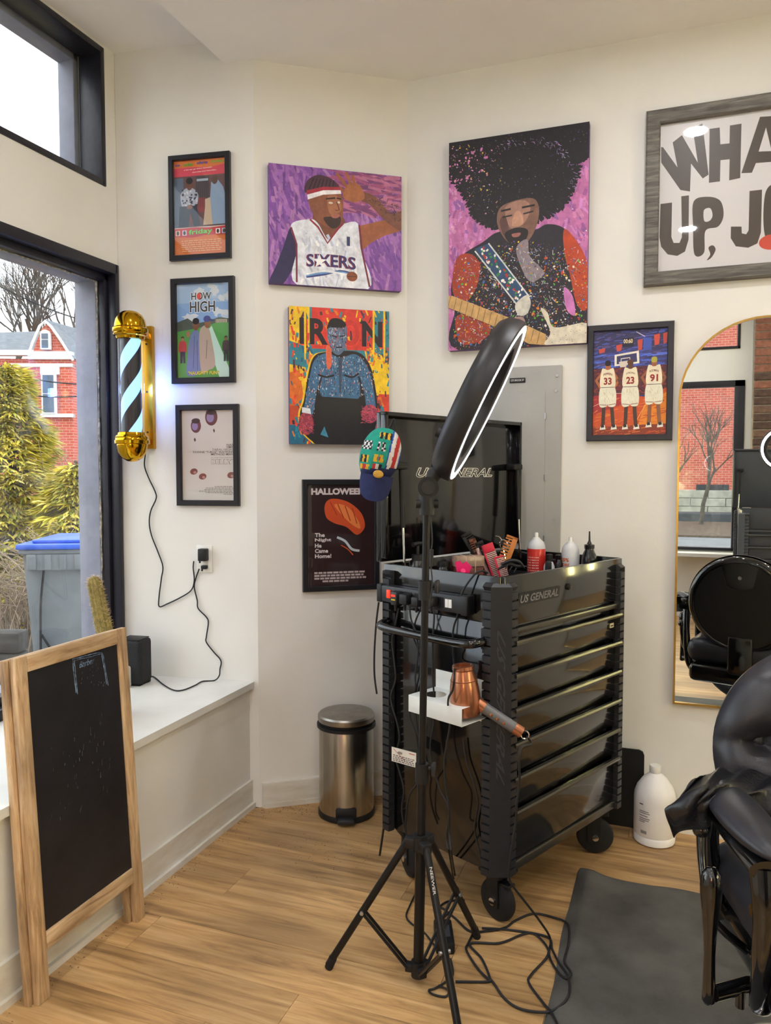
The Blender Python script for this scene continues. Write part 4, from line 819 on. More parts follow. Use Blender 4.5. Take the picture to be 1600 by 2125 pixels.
a.poly([(.29, .23), (.62, .2), (.63, .32), (.29, .34)], '#e8e2d4'); a.poly([(.32, .245), (.59, .222), (.6, .305), (.32, .322)], '#3a3a66'); a.line([(.38, .32), (.38, .27), (.5, .262), (.5, .312)], .012, '#e8e2d4'); a.poly([(.35, .3), (.47, .29), (.45, .35), (.37, .352)], '#d8cabc')
for cx, nm, no, sk, dx, hd in ((.2, 'PIPPEN', '33', '#b0653c', 0, '#15131a'), (.51, 'JORDAN', '23', '#5f3a30', 0, '#5a3428'), (.83, 'RODMAN', '91', '#9a5a3c', 0, '#b0a83c')):
    w_ = .085; y0 = .37 if cx != .83 else .355
    a.line([(cx-w_*.9, y0+.03), (cx-w_*1.9, y0+.1), (cx-w_*1.0, y0+.19)], .04, sk); a.line([(cx+w_*.9, y0+.03), (cx+w_*1.75, y0+.11), (cx+w_*1.0, y0+.18)], .04, sk)
    a.line([(cx-.05, y0+.35), (cx-.06, y0+.55)], .05, '#4a332c' if cx < .8 else '#8a5a40'); a.line([(cx+.06, y0+.35), (cx+.085, y0+.55)], .05, '#4a332c' if cx < .8 else '#8a5a40')
    a.curve([(cx-w_, y0), (cx-w_*.4, y0-.01), (cx+w_*.4, y0-.01), (cx+w_, y0), (cx+w_*1.15, y0+.17), (cx-w_*1.15, y0+.17)], '#ecdfc2'); a.curve([(cx-w_*1.1, y0+.165), (cx+w_*1.1, y0+.165), (cx+w_*1.35, y0+.34), (cx+.01, y0+.35), (cx, y0+.27), (cx-.01, y0+.35), (cx-w_*1.3, y0+.345)], '#e6e2cc')
    a.line([(cx-w_*1.1, y0+.17), (cx+w_*1.1, y0+.17)], .008, '#5a2a24'); a.line([(cx-w_*1.25, y0+.335), (cx-.01, y0+.34)], .008, '#8a2c28'); a.line([(cx+.01, y0+.34), (cx+w_*1.3, y0+.33)], .008, '#8a2c28'); a.strokes(30, cx-w_, y0+.19, cx+w_, y0+.32, ('#c9b896', '#f4f0de', '#d8c8a4'), .05, .006, 1.5, .4)
    a.text(no, cx-.055, y0+.075, cx+.055, y0+.145, '#962c28', .04); a.text(nm, cx-.06, y0+.038, cx+.06, y0+.06, '#7a2c28', .02, 0, .01)
    a.curve([(cx-.03, y0-.005), (cx+.03, y0-.005), (cx+.035, y0-.055), (cx, y0-.085), (cx-.035, y0-.055)], sk); a.curve([(cx-.036, y0-.045), (cx-.03, y0-.085), (cx+.03, y0-.085), (cx+.036, y0-.045), (cx, y0-.035)], hd)
    for s in (-.065, .09): a.poly([(cx+s-.03, y0+.55), (cx+s+.03, y0+.53), (cx+s+.045, y0+.575), (cx+s-.04, y0+.58)], '#e8e4d8'); a.poly([(cx+s-.02, y0+.53), (cx+s+.02, y0+.53), (cx+s+.025, y0+.555), (cx+s-.02, y0+.56)], '#2b2626')
framed('art_print', 'charcoal framed print of three basketball players seen from behind on an orange court', (c.x, YB-.001, c.z), 0, w, h, fw, .02, m_blk2, a, P_GLOSS, 'picture', False)
# 9 big lettered poster in grey wood frame
tl = ony(1343, 230, YB-.03); bl = ony(1334, 594, YB-.03); w, h = .93, tl.z-bl.z; fw = .052; x0 = (tl.x+bl.x)/2
a = Art(w-2*fw, h-2*fw, '#d4d1d4'); K = '#40352e'; aw = w-2*fw; ah = h-2*fw
q = lambda x: (x-1371)/(229)*(.39/ .46)*.46/aw*1.0
def wx(px): return ((ony(px, 400, YB-.02).x-x0)-fw)/aw
def wy(px, py): return 1-(ony(px, py, YB-.02).z-bl.z-fw)/ah
def wp(pts, col=K): a.poly([(wx(x), wy(x, y)) for x, y in pts], col)
wp([(1370, 303), (1374, 303), (1405, 345), (1394, 293), (1413, 278), (1447, 335), (1435, 264), (1455, 254), (1470, 360), (1458, 368), (1433, 337), (1432, 395), (1412, 392), (1371, 335)])
wp([(1470, 265), (1491, 262), (1493, 297), (1512, 295), (1512, 258), (1536, 254), (1536, 367), (1513, 372), (1513, 328), (1494, 330), (1494, 374), (1471, 377)]); wp([(1538, 357), (1574, 240), (1604, 238), (1640, 350), (1612, 355), (1605, 333), (1568, 336), (1560, 356)])
wp([(1573, 312), (1587, 262), (1600, 311)], '#d4d1d4')
wp([(1371, 421), (1395, 418), (1395, 490), (1400, 502), (1412, 502), (1417, 490), (1414, 405), (1430, 403), (1431, 495), (1424, 520), (1408, 529), (1388, 526), (1374, 510), (1370, 490)])
a.curve([(wx(x), wy(x, y)) for x, y in ((1440, 416), (1470, 406), (1496, 415), (1503, 445), (1492, 468), (1466, 477), (1464, 522), (1444, 526), (1440, 470))], K); a.curve([(wx(x), wy(x, y)) for x, y in ((1462, 434), (1475, 430), (1480, 445), (1474, 456), (1463, 456))], '#d4d1d4')
a.curve([(wx(x), wy(x, y)) for x, y in ((1473, 512), (1482, 507), (1488, 516), (1480, 532), (1470, 538), (1477, 526))], K)
wp([(1556, 394), (1582, 391), (1582, 480), (1575, 503), (1556, 512), (1530, 509), (1519, 492), (1519, 468), (1541, 468), (1542, 482), (1551, 484), (1556, 476)])
a.curve([(wx(x), wy(x, y)) for x, y in ((1586, 440), (1590, 395), (1606, 380), (1626, 395), (1630, 440), (1622, 490), (1604, 505), (1590, 485))], K); a.curve([(wx(x), wy(x, y)) for x, y in ((1602, 440), (1608, 405), (1615, 440), (1608, 480))], '#d4d1d4'); a.ell(wx(1604), wy(1604, 500), .05, .05, '#c9402a')
framed('lettered_poster', 'large grey wood framed poster with huge brown letters above the arched mirror', (x0+w/2, YB-.001, (tl.z+bl.z)/2), 0, w, h, fw, .03, m_gw, a, P_POST)
# arched mirror
mx0, mz0, mz1, mr = .035, .517, 1.997, .30
mt = thing('arched_mirror', 'tall arched wall mirror in a thin brass frame', 'mirror', (mx0+mr, YB-.001, mz0), radians(MIRROR_TURN))
def arch(r, z0, n=24): return [(-r, z0), (r, z0)]+[(r*cos(pi*i/n), (mz1-mz0-mr)+r*sin(pi*i/n)) for i in range(n+1)]
m_brass = mat('brushed_brass', '#c9a55a', .28, metal=1.0, var=.06, scale=30)
m_mir = mat('silvered_glass', '#e8ecea', .0, metal=1.0, var=0, rvar=0)
b = MB(); b.prism(arch(mr-.006, .006), .006, .016, UPY); b.build('mirror_glass', m_mir, mt, smooth=0)
o_ = arch(mr, 0); i_ = arch(mr-.0075, .0075); n = len(o_); b = MB(); 
vv = [(x, 0, z) for x, z in o_]+[(x, -.024, z) for x, z in o_]+[(x, -.024, z) for x, z in i_]+[(x, 0, z) for x, z in i_]; ff = []
for k_ in range(n):
    j = (k_+1) % n
    for s in range(4): u_ = (s+1) % 4; ff.append((s*n+k_, s*n+j, u_*n+j, u_*n+k_))
b.add(vv, ff); b.build('brass_frame', m_brass, mt, smooth=35, recalc=True)
# breaker panel
bp_ = thing('breaker_panel', 'flat grey steel breaker panel on the wall behind the black tool cart', 'electrical panel', (-.5825, YB-.001, .95))
m_pan = mat('panel_grey_enamel', '#a4a4a1', .4, var=.05, scale=6)
b = MB(); b.box(-.177, .177, -.015, 0, 0, .903, .004); b.build('cover', m_pan, bp_)
b = MB(); b.box(-.125, .112, -.019, -.0145, .1, .80, .003); dr = b.build('door', m_pan, bp_)
for z in (.2, .45, .70):
    b = MB(); b.cyl((.113, -.018, z-.012), (.113, -.018, z+.012), .004, n=8); b.build('hinge', m_alu, dr)
for x, z in ((.155, .80), (.155, .28), (.158, .86)): b = MB(); b.cyl((x, -.0145, z), (x, -.019, z), .006, n=12); b.build('screw', m_alu, bp_)
b = MB(); b.box(-.035, .03, -.0185, -.015, .838, .858, .001); lb = b.build('name_plate', mat('label_black', '#15151a', .5), bp_)
lettering('lettering', '1273 BROOK ST', .054, .008, mat('label_white', '#e8e8e8', .6), lb, T(-.0025, -.0187, .848), .01)
# ------------------------------------------------------------------ rolling tool cart
m_gloss = mat('gloss_black_enamel', '#0d0d0f', .13, var=.1, scale=5, coat=.6, rvar=.04)
m_guard = mat('moulded_corner_plastic', '#26272b', .4, var=.1, scale=30)
m_silver = mat('drawer_pull_alloy', '#5e5c55', .26, metal=.85, var=.1, scale=14)
m_mblk = mat('matte_black_plastic', '#141417', .5, var=.15, scale=20)
m_rub = mat('black_rubber', '#17171a', .7)
m_chrome = mat('chrome', '#d8d8d8', .08, metal=1.0, var=.03)
m_slateg = mat('slate_grey_enamel', '#494c52', .32, var=.06, scale=6)
m_white = MATS['white_trim_paint']; m_lwhite = mat('label_white', '#e8e8e8', .6)
CW, CD, CT, CZ = .75, .508, 1.107, .186
HZ = [.913, .811, .705, .598, .491, .385]
def guard(mx, my):
    """ribbed corner guard for the corner whose outward directions are (mx, my) in {-1, 1}"""
    b = MB(); secs = []; z = CZ; k_ = 0
    zs = []
    while z < CT-.045: zs += [(z, 1), (z+.021, 1), (z+.0225, 0), (z+.026, 0)]; z += .0275
    zs.append((CT-.03, 1)); zs.append((CT-.02, 2))
    for z, s in zs:
        o = {0: .012, 1: .021, 2: .008}[s]
        P = [(.003, .06), (-o, .056), (-o, .030), (-.020 if s != 2 else -.007, .025), (.025, -.020 if s != 2 else -.007), (.030, -o), (.056, -o), (.06, .003), (.012, .012)]
        secs.append([(-p[0]*mx, -p[1]*my, z) for p in P])
    n = 9; vv = [v for s in secs for v in s]; ff = []
    for i in range(len(secs)-1):
        for j in range(n): ff.append((i*n+j, i*n+(j+1) % n, (i+1)*n+(j+1) % n, (i+1)*n+j))
    ff.append(tuple(range(n-1, -1, -1))); ff.append(tuple(range((len(secs)-1)*n, len(secs)*n)))
    b.add(vv, ff); return b
def make_cart(label, loc, rotz, body_m, trim_m, detail=True):
    t = thing('tool_cart', label, 'tool cart', loc, rotz)
    b = MB(); b.box(.007, CW-.007, .008, CD-.006, CZ, .965, .004); b.build('body', body_m, t)
    th = .012
    b = MB(); b.box(.004, th, .008, CD-.006, .96, CT, .003); b.box(CW-th, CW-.004, .008, CD-.006, .96, CT, .003); b.box(th, CW-th, CD-th-.006, CD-.006, .96, CT, .003); b.box(th, CW-th, .006, th+.004, .96, CT-.004, .002); b.build('tray_wall', body_m, t)
    b = MB(); b.box(.014, CW-.014, -.003, .008, .955, CT, .003); fp = b.build('front_panel', body_m, t)
    b = MB(); b.box(.03, CW-.03, -.014, .006, .928, .948, .005); b.build('panel_lip', trim_m, fp)
    b = MB(); b.cyl((.368, -.004, 1.041), (.368, -.012, 1.041), .011, n=20); b.cyl((.368, -.012, 1.041), (.368, -.0145, 1.041), .007, n=16); b.build('lock', m_silver, fp)
    for i, z in enumerate(HZ):
        zb = HZ[i+1]+.006 if i < 5 else .222
        b = MB(); b.box(.055, CW-.06, -.006, .006, zb, z-.012, .003); d = b.build('drawer', body_m, t)
        b = MB(); b.prism([(-.005, z-.018), (-.008, z-.006), (-.016, z+.0), (-.026, z-.001), (-.0285, z-.007), (-.0265, z-.014), (-.023, z-.014), (-.020, z-.006), (-.012, z-.008)], .042, CW-.05, Matrix(((0, 0, 1, 0), (1, 0, 0, 0), (0, 1, 0, 0), (0, 0, 0, 1)))); b.build('drawer_pull', trim_m, d, smooth=30, recalc=True)
    b = MB(); b.box(.03, CW-.03, -.012, .02, CZ+.002, CZ+.032, .004); b.build('bottom_rail', trim_m, t)
    for mx, my, px_, py_ in ((-1, -1, 0, 0), (1, -1, CW, 0), (-1, 1, 0, CD), (1, 1, CW, CD)):
        o = guard(mx, my).build('corner_guard', m_guard if detail else body_m, t, smooth=20, loc=(px_, py_, 0), recalc=True)
        if detail and mx == -1 and my == -1:
            n45 = Matrix.Rotation(radians(-45), 4, 'Z'); lettering('raised_lettering', 'US GENERAL', .46, .026, mat('lettering_relief_tone', '#3e3f45', .35), o, T(.0025, .0025, .73) @ n45 @ Matrix.Translation((0, -.0008, 0)) @ Matrix.Rotation(radians(90), 4, 'Y'), .015, .12)  # flat letters; lighter grey puts the relief shading into their colour
    # lid
    b = MB(); b.box(-.014, CW+.035, CD-.012, CD+.012, CT+.006, 1.626, .004); lid = b.build('lid', body_m, t)
    b = MB(); y0 = CD-.034
    b.box(-.014, .0, y0, CD-.01, CT+.02, 1.626, .002); b.box(CW+.021, CW+.035, y0, CD-.01, CT+.02, 1.626, .002); b.box(-.014, CW+.035, y0, CD-.01, 1.612, 1.626, .002); b.build('lid_flange', body_m, lid)
    for x in (.045, CW-.02):
        b = MB(); b.cyl((x, CD-.05, 1.43), (x+.004, CD-.055, 1.23), .0085, n=12); b.build('gas_strut', m_mblk, t)
        b = MB(); b.cyl((x+.004, CD-.055, 1.235), (x+.008, CD-.06, 1.07), .005, n=10); b.build('strut_rod', m_chrome, t)
        b = MB(); b.box(x-.028, x+.028, CD-.058, CD-.012, 1.43, 1.455, .006); b.build('strut_bracket', m_mblk, t)
    # side handle
    b = MB(); b.tube([(-.0, .462, .915), (-.045, .458, .912), (-.068, .44, .907), (-.07, .36, .904), (-.07, .25, .902), (-.07, .14, .902), (-.066, .075, .905), (-.045, .055, .908), (0, .05, .91)], .0135, 12, smooth=5); h_ = b.build('side_handle', m_gloss, t)
    for y in (.05, .462): b = MB(); b.box(-.006, .001, y-.024, y+.024, .88, .945, .004); b.cyl((-.006, y, .93), (-.011, y, .93), .007, n=12); b.build('handle_plate', m_mblk, h_)
    # casters
    for x, y, sw in ((.075, .06, 1.45), (CW-.07, .06, 2.15), (.075, CD-.07, 1.15), (CW-.07, CD-.07, .2)):
        M_ = T(x, y, 0, 0, 0, sw); c_ = link('caster', None, t)
        bpy.data.objects.remove(c_)
        b = MB(); b.lathe([(.0, -.018), (.05, -.018), (.064, -.012), (.068, 0), (.064, .012), (.05, .018), (0, .018)], 32, M_ @ T(0, 0, .068, pi/2)); wh = b.build('caster', m_rub, t)
        b = MB()
        for s in (-1, 1): b.box(-.02, .03, s*.021-.003, s*.021+.003, .05, .16, .002, M_); 
        b.box(-.045, .045, -.045, .045, .158, CZ+.001, .003, M_); b.box(-.022, .032, -.024, .024, .145, .16, .002, M_); b.build('caster_fork', m_mblk, wh)
        b = MB(); b.cyl((0, -.03, .068), (0, .03, .068), .012, n=14, M=M_); b.build('axle', m_chrome, wh)
        if x < .2: b = MB(); b.box(-.075, -.02, -.016, .016, .12, .13, .004, M_ @ T(0, 0, .0, 0, .12)); b.build('brake_pedal', m_mblk, wh)
    return t
cart = make_cart('tall glossy black tool cart with six drawers, lid up and ribbed corner guards', (-.4577, 2.2494, 0), radians(65.5), m_gloss, m_silver)
CM = Matrix.Translation((-.4577, 2.2494, 0)) @ Matrix.Rotation(radians(65.5), 4, 'Z')
CE1 = CM.to_3x3() @ Vector((1, 0, 0)); CE2 = CM.to_3x3() @ Vector((0, 1, 0)); CO = CM.translation
def cw(x, y, z): return CM @ Vector((x, y, z))
def cside(px, py, off=0.0): return onpl(px, py, CO-CE1*off, CE1)
# emblem, lid lettering, sticker
b = MB(); b.add([(.072, -.0075, 1.014), (.304, -.0075, 1.014), (.312, -.0075, 1.05), (.080, -.0075, 1.05), (.072, -.002, 1.014), (.304, -.002, 1.014), (.312, -.002, 1.05), (.080, -.002, 1.05)], [(0, 1, 2, 3), (0, 4, 5, 1), (1, 5, 6, 2), (2, 6, 7, 3), (3, 7, 4, 0)]); em = b.build('emblem', mat('emblem_black', '#0c0c0e', .3), cart, smooth=0)
lettering('lettering', 'US GENERAL', .215, .024, mat('emblem_grey', '#8a8a8c', .3, metal=.6), em, T(.188, -.0078, 1.032), .02, .04)
b = MB(); ym = CD-.0125
lt = lettering('lid_lettering', 'US GENERAL', .452, .036, mat('lettering_white', '#e6e4d8', .5), cart, T(.38, ym, 1.42), .05, .05, .0006)
lettering('lettering_inner', 'US GENERAL', .446, .031, m_gloss, lt, T(.38, ym, 1.42), -.004, .05, .0012)
b = MB(); b.box(.645, .672, -.0075, -.006, .862, .878); st_ = b.build('sticker', mat('sticker_cream', '#d8cba8', .6), cart, smooth=0)
b = MB(); b.box(.65, .667, -.0082, -.0075, .866, .871); b.build('sticker_print', m_silver, st_, smooth=0)
# power strip on the side
b = MB(); b.box(-.04, 0, .10, .49, .985, 1.04, .004); ps_ = b.build('power_strip', mat('power_strip_black', '#26272c', .4, var=.1), cart)
for y0, y1 in ((.10, .125), (.468, .49)): b = MB(); b.box(-.042, .0, y0, y1, .982, 1.043, .003); b.build('end_cap', m_mblk, ps_)
b = MB(); b.box(-.046, -.039, .425, .44, 1.0, 1.028, .002); b.build('rocker_switch', mat('red_switch', '#d23a2c', .35, emit='#ff3a20', estr=.3), ps_)
for i in range(5):
    b = MB(); y = .39-i*.045; b.box(-.0412, -.0395, y-.016, y+.016, .995, 1.03, .0); b.build('socket', m_mblk, ps_)
for y in (.166, .158+.022): b = MB(); b.box(-.042, -.039, y-.006, y+.006, 1.0, 1.026, 0); b.build('usb_port', m_lwhite, ps_)

# ------------------------------------------------------------------ things on and in the cart
def local_cart(o, x, y, z, rz=0):
    o.location = cw(x, y, z); o.rotation_euler = (0, 0, radians(65.5)+rz); return o
TF = .966
def revolve(name, prof, m, par, n=28): b = MB(); b.lathe(prof, n); return b.build(name, m, par)
def can(label, x, y, rz, rad, h, body, shoulder, cap, bands, tx=None):
    t = thing('spray_can', label, 'spray can'); local_cart(t, x, y, TF, rz)
    revolve('body', [(rad*.93, 0), (rad, .004), (rad, h*.72), (rad*.98, h*.73)], body, t)
    revolve('shoulder', [(rad*.98, h*.73), (rad*.95, h*.78), (rad*.8, h*.84), (rad*.45, h*.89), (rad*.42, h*.9)], shoulder, t)
    revolve('nozzle', [(rad*.4, h*.895), (rad*.4, h*.91), (rad*.2, h*.92), (rad*.2, h*.985), (rad*.15, h)], cap, t)
    for z0, z1, m in bands: revolve('label_band', [(rad+.0004, h*z0), (rad+.0006, h*z0), (rad+.0006, h*z1), (rad+.0004, h*z1)], m, t)
    return t
m_red = mat('can_red', '#d6302a', .3, coat=.3); m_wht = mat('can_white', '#d8dade', .35); m_org = mat('can_orange', '#e8702a', .4); m_nzl = mat('nozzle_white', '#ecebe6', .4)
t = can('red spray can with fine white print and white nozzle in the cart tray', .622, .292, 2.4, .0345, .225, m_red, m_wht, m_nzl, [])
fr_ = Matrix.Rotation(0, 4, 'Z')
b = MB(); 
for i in range(9):
    z = .05+i*.010
    for s in range(8):
        a0 = 3.45+s*.2; a1 = a0+R.uniform(.08, .18); r_ = .0350
        if a1 > 5.1: continue
        b.add([(r_*cos(a0), r_*sin(a0), z), (r_*cos(a1), r_*sin(a1), z), (r_*cos(a1), r_*sin(a1), z+.004), (r_*cos(a0), r_*sin(a0), z+.004)], [(0, 1, 2, 3)])
o = b.build('label_print', mat('print_pale', '#f0c8c0', .5), t, smooth=0); o['kind'] = 'stuff'; t.rotation_euler.z = 0.15
t = can('white spray can with orange label print in the cart tray', .692, .186, 0, .034, .21, m_wht, m_wht, m_nzl, [])
t.rotation_euler.z = -.35
def curved_text(txt, w, h, r, z, a0, m, par, bold=.03):
    v, f, _ = text_mesh(txt, bold); b = MB(); b.add([((r)*cos(a0+(x-.5)*w/r), r*sin(a0+(x-.5)*w/r), z+y*h) for x, y in v], f); return b.build('lettering', m, par, smooth=0)
curved_text('25%', .036, .014, .0346, .118, 4.5, m_org, t, .05); curved_text('MORE', .04, .012, .0346, .100, 4.5, m_org, t, .04)
b = MB(); n = 10
b.add([(.0346*cos(4.75+i*.06), .0346*sin(4.75+i*.06), z) for z in (.05, .083) for i in range(n)], [(i, i+1, n+i+1, n+i) for i in range(n-1)]); b.build('label_patch', m_org, t)
def bottle(name, label, x, y, prof, m, capprof, mc, lab=None):
    t = thing(name, label, 'bottle'); local_cart(t, x, y, TF); revolve('body', prof, m, t); revolve('cap', capprof, mc, t)
    if lab: r_, z0, z1, ml = lab; revolve('label_band', [(r_, z0), (r_, z1)], ml, t)
    return t
m_dkbot = mat('black_bottle', '#131216', .2, coat=.4)
bottle('applicator_bottle', 'glossy black applicator bottle with a thin spout beside the white spray can', .702, .112, [(.026, 0), (.029, .01), (.029, .12), (.026, .145), (.017, .165), (.017, .17)], m_dkbot, [(.019, .17), (.019, .185), (.009, .188), (.004, .2), (.003, .235)], m_dkbot, (.0295, .07, .1, mat('bottle_label_grey', '#8c8c88', .5)))
bottle('small_bottle', 'small white bottle with black cap beside the red spray can', .612, .228, [(.019, 0), (.021, .006), (.021, .1), (.014, .118), (.011, .12)], m_wht, [(.013, .12), (.013, .145), (.009, .148)], m_mblk, (.0215, .05, .085, m_mblk))
bottle('small_bottle', 'small dark bottle between the white bottle and the white spray can', .655, .215, [(.016, 0), (.018, .006), (.018, .11), (.012, .125)], m_dkbot, [(.012, .125), (.012, .14), (.008, .143)], m_dkbot)
bottle('small_bottle', 'small black bottle with white label at the front corner of the tray', .36, .07, [(.016, 0), (.019, .006), (.019, .105), (.012, .125)], m_dkbot, [(.011, .125), (.011, .15), (.006, .155)], m_mblk, (.0195, .07, .11, m_lwhite))
t = thing('pump_bottle', 'black pump dispenser bottle by the lid hinge', 'bottle'); local_cart(t, .10, .43, TF)
revolve('body', [(.03, 0), (.034, .008), (.034, .13), (.025, .15)], m_dkbot, t); revolve('collar', [(.021, .15), (.021, .17), (.006, .172), (.006, .2)], m_mblk, t)
b = MB(); b.tube([(-.025, 0, .205), (0, 0, .208), (.03, 0, .206), (.05, 0, .195)], [.008, .008, .006, .004], 8); b.build('pump_head', m_mblk, t)
bottle('small_bottle', 'squat black jar beside the pump dispenser', .155, .36, [(.02, 0), (.024, .006), (.024, .12), (.02, .13)], m_dkbot, [(.021, .13), (.021, .145), (.018, .147)], m_mblk)
# clear case
t = thing('clear_case', 'clear plastic case with brownish red contents in the cart tray', 'case'); local_cart(t, .215, .30, TF, -.5)
b = MB(); b.box(-.05, .05, -.022, .022, .0, .13, .004); b.build('contents', mat('case_contents', '#7c3f36', .5, var=.3, scale=40), t)
b = MB(); b.box(-.052, .052, -.025, .025, .13, .168, .004); b.build('lid', mat('clear_lid', '#b89a88', .2, var=.2, scale=30), t)
for x in (-.018, .017): b = MB(); b.box(x-.001, x+.001, -.0262, .0262, .0, .1685, 0); b.build('divider', mat('clear_rib', '#d8c4b4', .3), t, smooth=0)
# comb holder with combs, scissors, clips
t = thing('comb_holder', 'black open organiser box holding the combs', 'organiser'); local_cart(t, .325, .26, TF, .0)
b = MB(); w2, d2, h2 = .11, .07, .10
b.box(-w2, w2, -d2, d2, 0, .004); b.box(-w2, w2, -d2, -d2+.004, 0, h2, .001); b.box(-w2, w2, d2-.004, d2, 0, h2, .001); b.box(-w2, -w2+.004, -d2, d2, 0, h2, .001); b.box(w2-.004, w2, -d2, d2, 0, h2, .001); b.build('box', m_mblk, t)
def comb(label, px, py0, d, L, wd, tilt, m, gap, side=1, spine=.3, head=.012, m2=None):
    """comb standing in the holder; drawn in a plane facing the room: spine on one long side"""
    pt = atd(px, py0, d)
    t = thing('comb', label, 'comb', pt, 0, 'combs in the organiser box', (0, tilt, YAW+(0 if side > 0 else pi)))
    if side < 0: t.rotation_euler = (0, -tilt, YAW+pi)
    b = MB(); sp = wd*spine; b.box(-wd/2, -wd/2+sp, -.0022, .0022, -L, 0, .0012); b.box(-wd/2, wd/2, -.0022, .0022, -head, 0, .0012); b.build('spine', m, t)
    tb = MB(); n = int((L*.8)/gap)
    for i in range(n):
        z = -head-.002-i*gap
        if z < -L: break
        tb.box(-wd/2+sp*.9, wd/2, -.0016, .0016, z-gap*.55, z, 0)
    o = tb.build('teeth', m2 or m, t, smooth=0); o['kind'] = 'stuff'; return t
m_cred = mat('comb_red', '#d8324a', .4); m_tan = mat('comb_tan_wood', '#c0763a', .5, var=.15, scale=20); m_brn = mat('comb_brown', '#7a4a34', .5); m_cblk = mat('comb_black', '#1b1a1c', .5); m_pale = mat('comb_pale', '#d8b0a8', .45)
comb('brown wide-tooth comb at the outer end of the organiser box', 979, 1118, 2.72, .15, .024, radians(-22), m_brn, .008, -1, .45)
comb('black comb leaning between the brown and the red combs', 993, 1124, 2.705, .14, .03, radians(-24), m_cblk, .004)
comb('pale slim tail comb leaning behind the red comb', 990, 1138, 2.69, .12, .012, radians(-24), m_pale, .004, 1, .6)
comb('bright red fine-tooth comb with pale lower teeth in the organiser box', 1010, 1129, 2.675, .125, .042, radians(-20), m_cred, .0062, 1, .16, .03, m_pale)
comb('short pink and white striped comb low in the organiser box', 1034, 1154, 2.665, .09, .034, radians(-16), m_cred, .0062, 1, .2, .006, m_pale)
comb('orange-tan wide-tooth comb standing beside the scissors', 1064, 1113, 2.70, .12, .042, radians(20), m_tan, .0105, -1, .42, .008)
comb('small black afro pick standing behind the combs', 966, 1106, 2.74, .12, .04, radians(-30), m_cblk, .009)
# scissors
p = onpl(1052, 1130, cw(.36, .29, 0), CE2); t = thing('scissors', 'steel hairdressing scissors standing handles up behind the tan comb', 'scissors', p, 0, None, (0, 0, YAW))
for s in (-1, 1):
    b = MB(); cx = s*.014; b.tube([(cx+.013*cos(a_*pi/8), .0, .013*1.25*sin(a_*pi/8)) for a_ in range(16)], .0028, 8, closed=True); b.tube([(cx, 0, -.015), (cx*.5, 0, -.05), (0, 0, -.08), (-cx*.2, 0, -.13)], [.0035, .004, .004, .001], 8); b.build('blade_and_handle', m_chrome, t)
b = MB(); b.tube([(-.02, 0, .016), (-.03, 0, .028), (-.042, 0, .03)], [.003, .0025, .002], 6, smooth=3); b.build('finger_rest', m_chrome, t)
# pink clip, black clip
p = onpl(960, 1196, cw(.2, .2, 0), CE2); m_pink = mat('clip_pink', '#ee2472', .35, var=.1)
t = thing('hair_clip', 'hot pink butterfly hair clip on the tray edge', 'hair clip', p, 0, None, (0, 0, YAW))
b = MB(); b.box(-.021, .021, -.004, .004, -.03, .012, .004); b.build('lower_jaw', m_pink, t)
b = MB(); b.prism([(-.024, .045), (-.008, .05), (.0, .04), (.012, .048), (.03, .03), (.024, .022), (.02, .008), (-.018, .01)], -.006, .006, UPY); b.build('wing', m_pink, t, smooth=0)
b = MB(); b.cyl((0, -.007, .014), (0, -.016, .02), .008, n=12); b.build('spring_boss', m_pink, t)
p = onpl(1064, 1168, cw(.3, .17, 0), CE2); t = thing('hair_clip', 'black claw clip lying across the organiser box', 'hair clip', p, 0, None, (0, .35, YAW))
b = MB(); b.tube([(-.035, 0, -.02), (-.01, 0, .004), (.02, 0, .01), (.045, 0, -.004)], [.004, .007, .006, .002], 8, smooth=4); b.build('upper_jaw', m_cblk, t); b = MB(); b.tube([(-.04, .004, -.04), (-.01, .004, -.01), (.02, .004, -.006), (.05, .004, .004)], [.003, .006, .006, .002], 8, smooth=4); b.build('lower_jaw', m_cblk, t)
for i in range(4): b = MB(); b.tube([(-.03+i*.016, 0, -.012), (-.034+i*.016, -.004, -.03)], [.003, .0015], 6); b.build('claw', m_cblk, t)

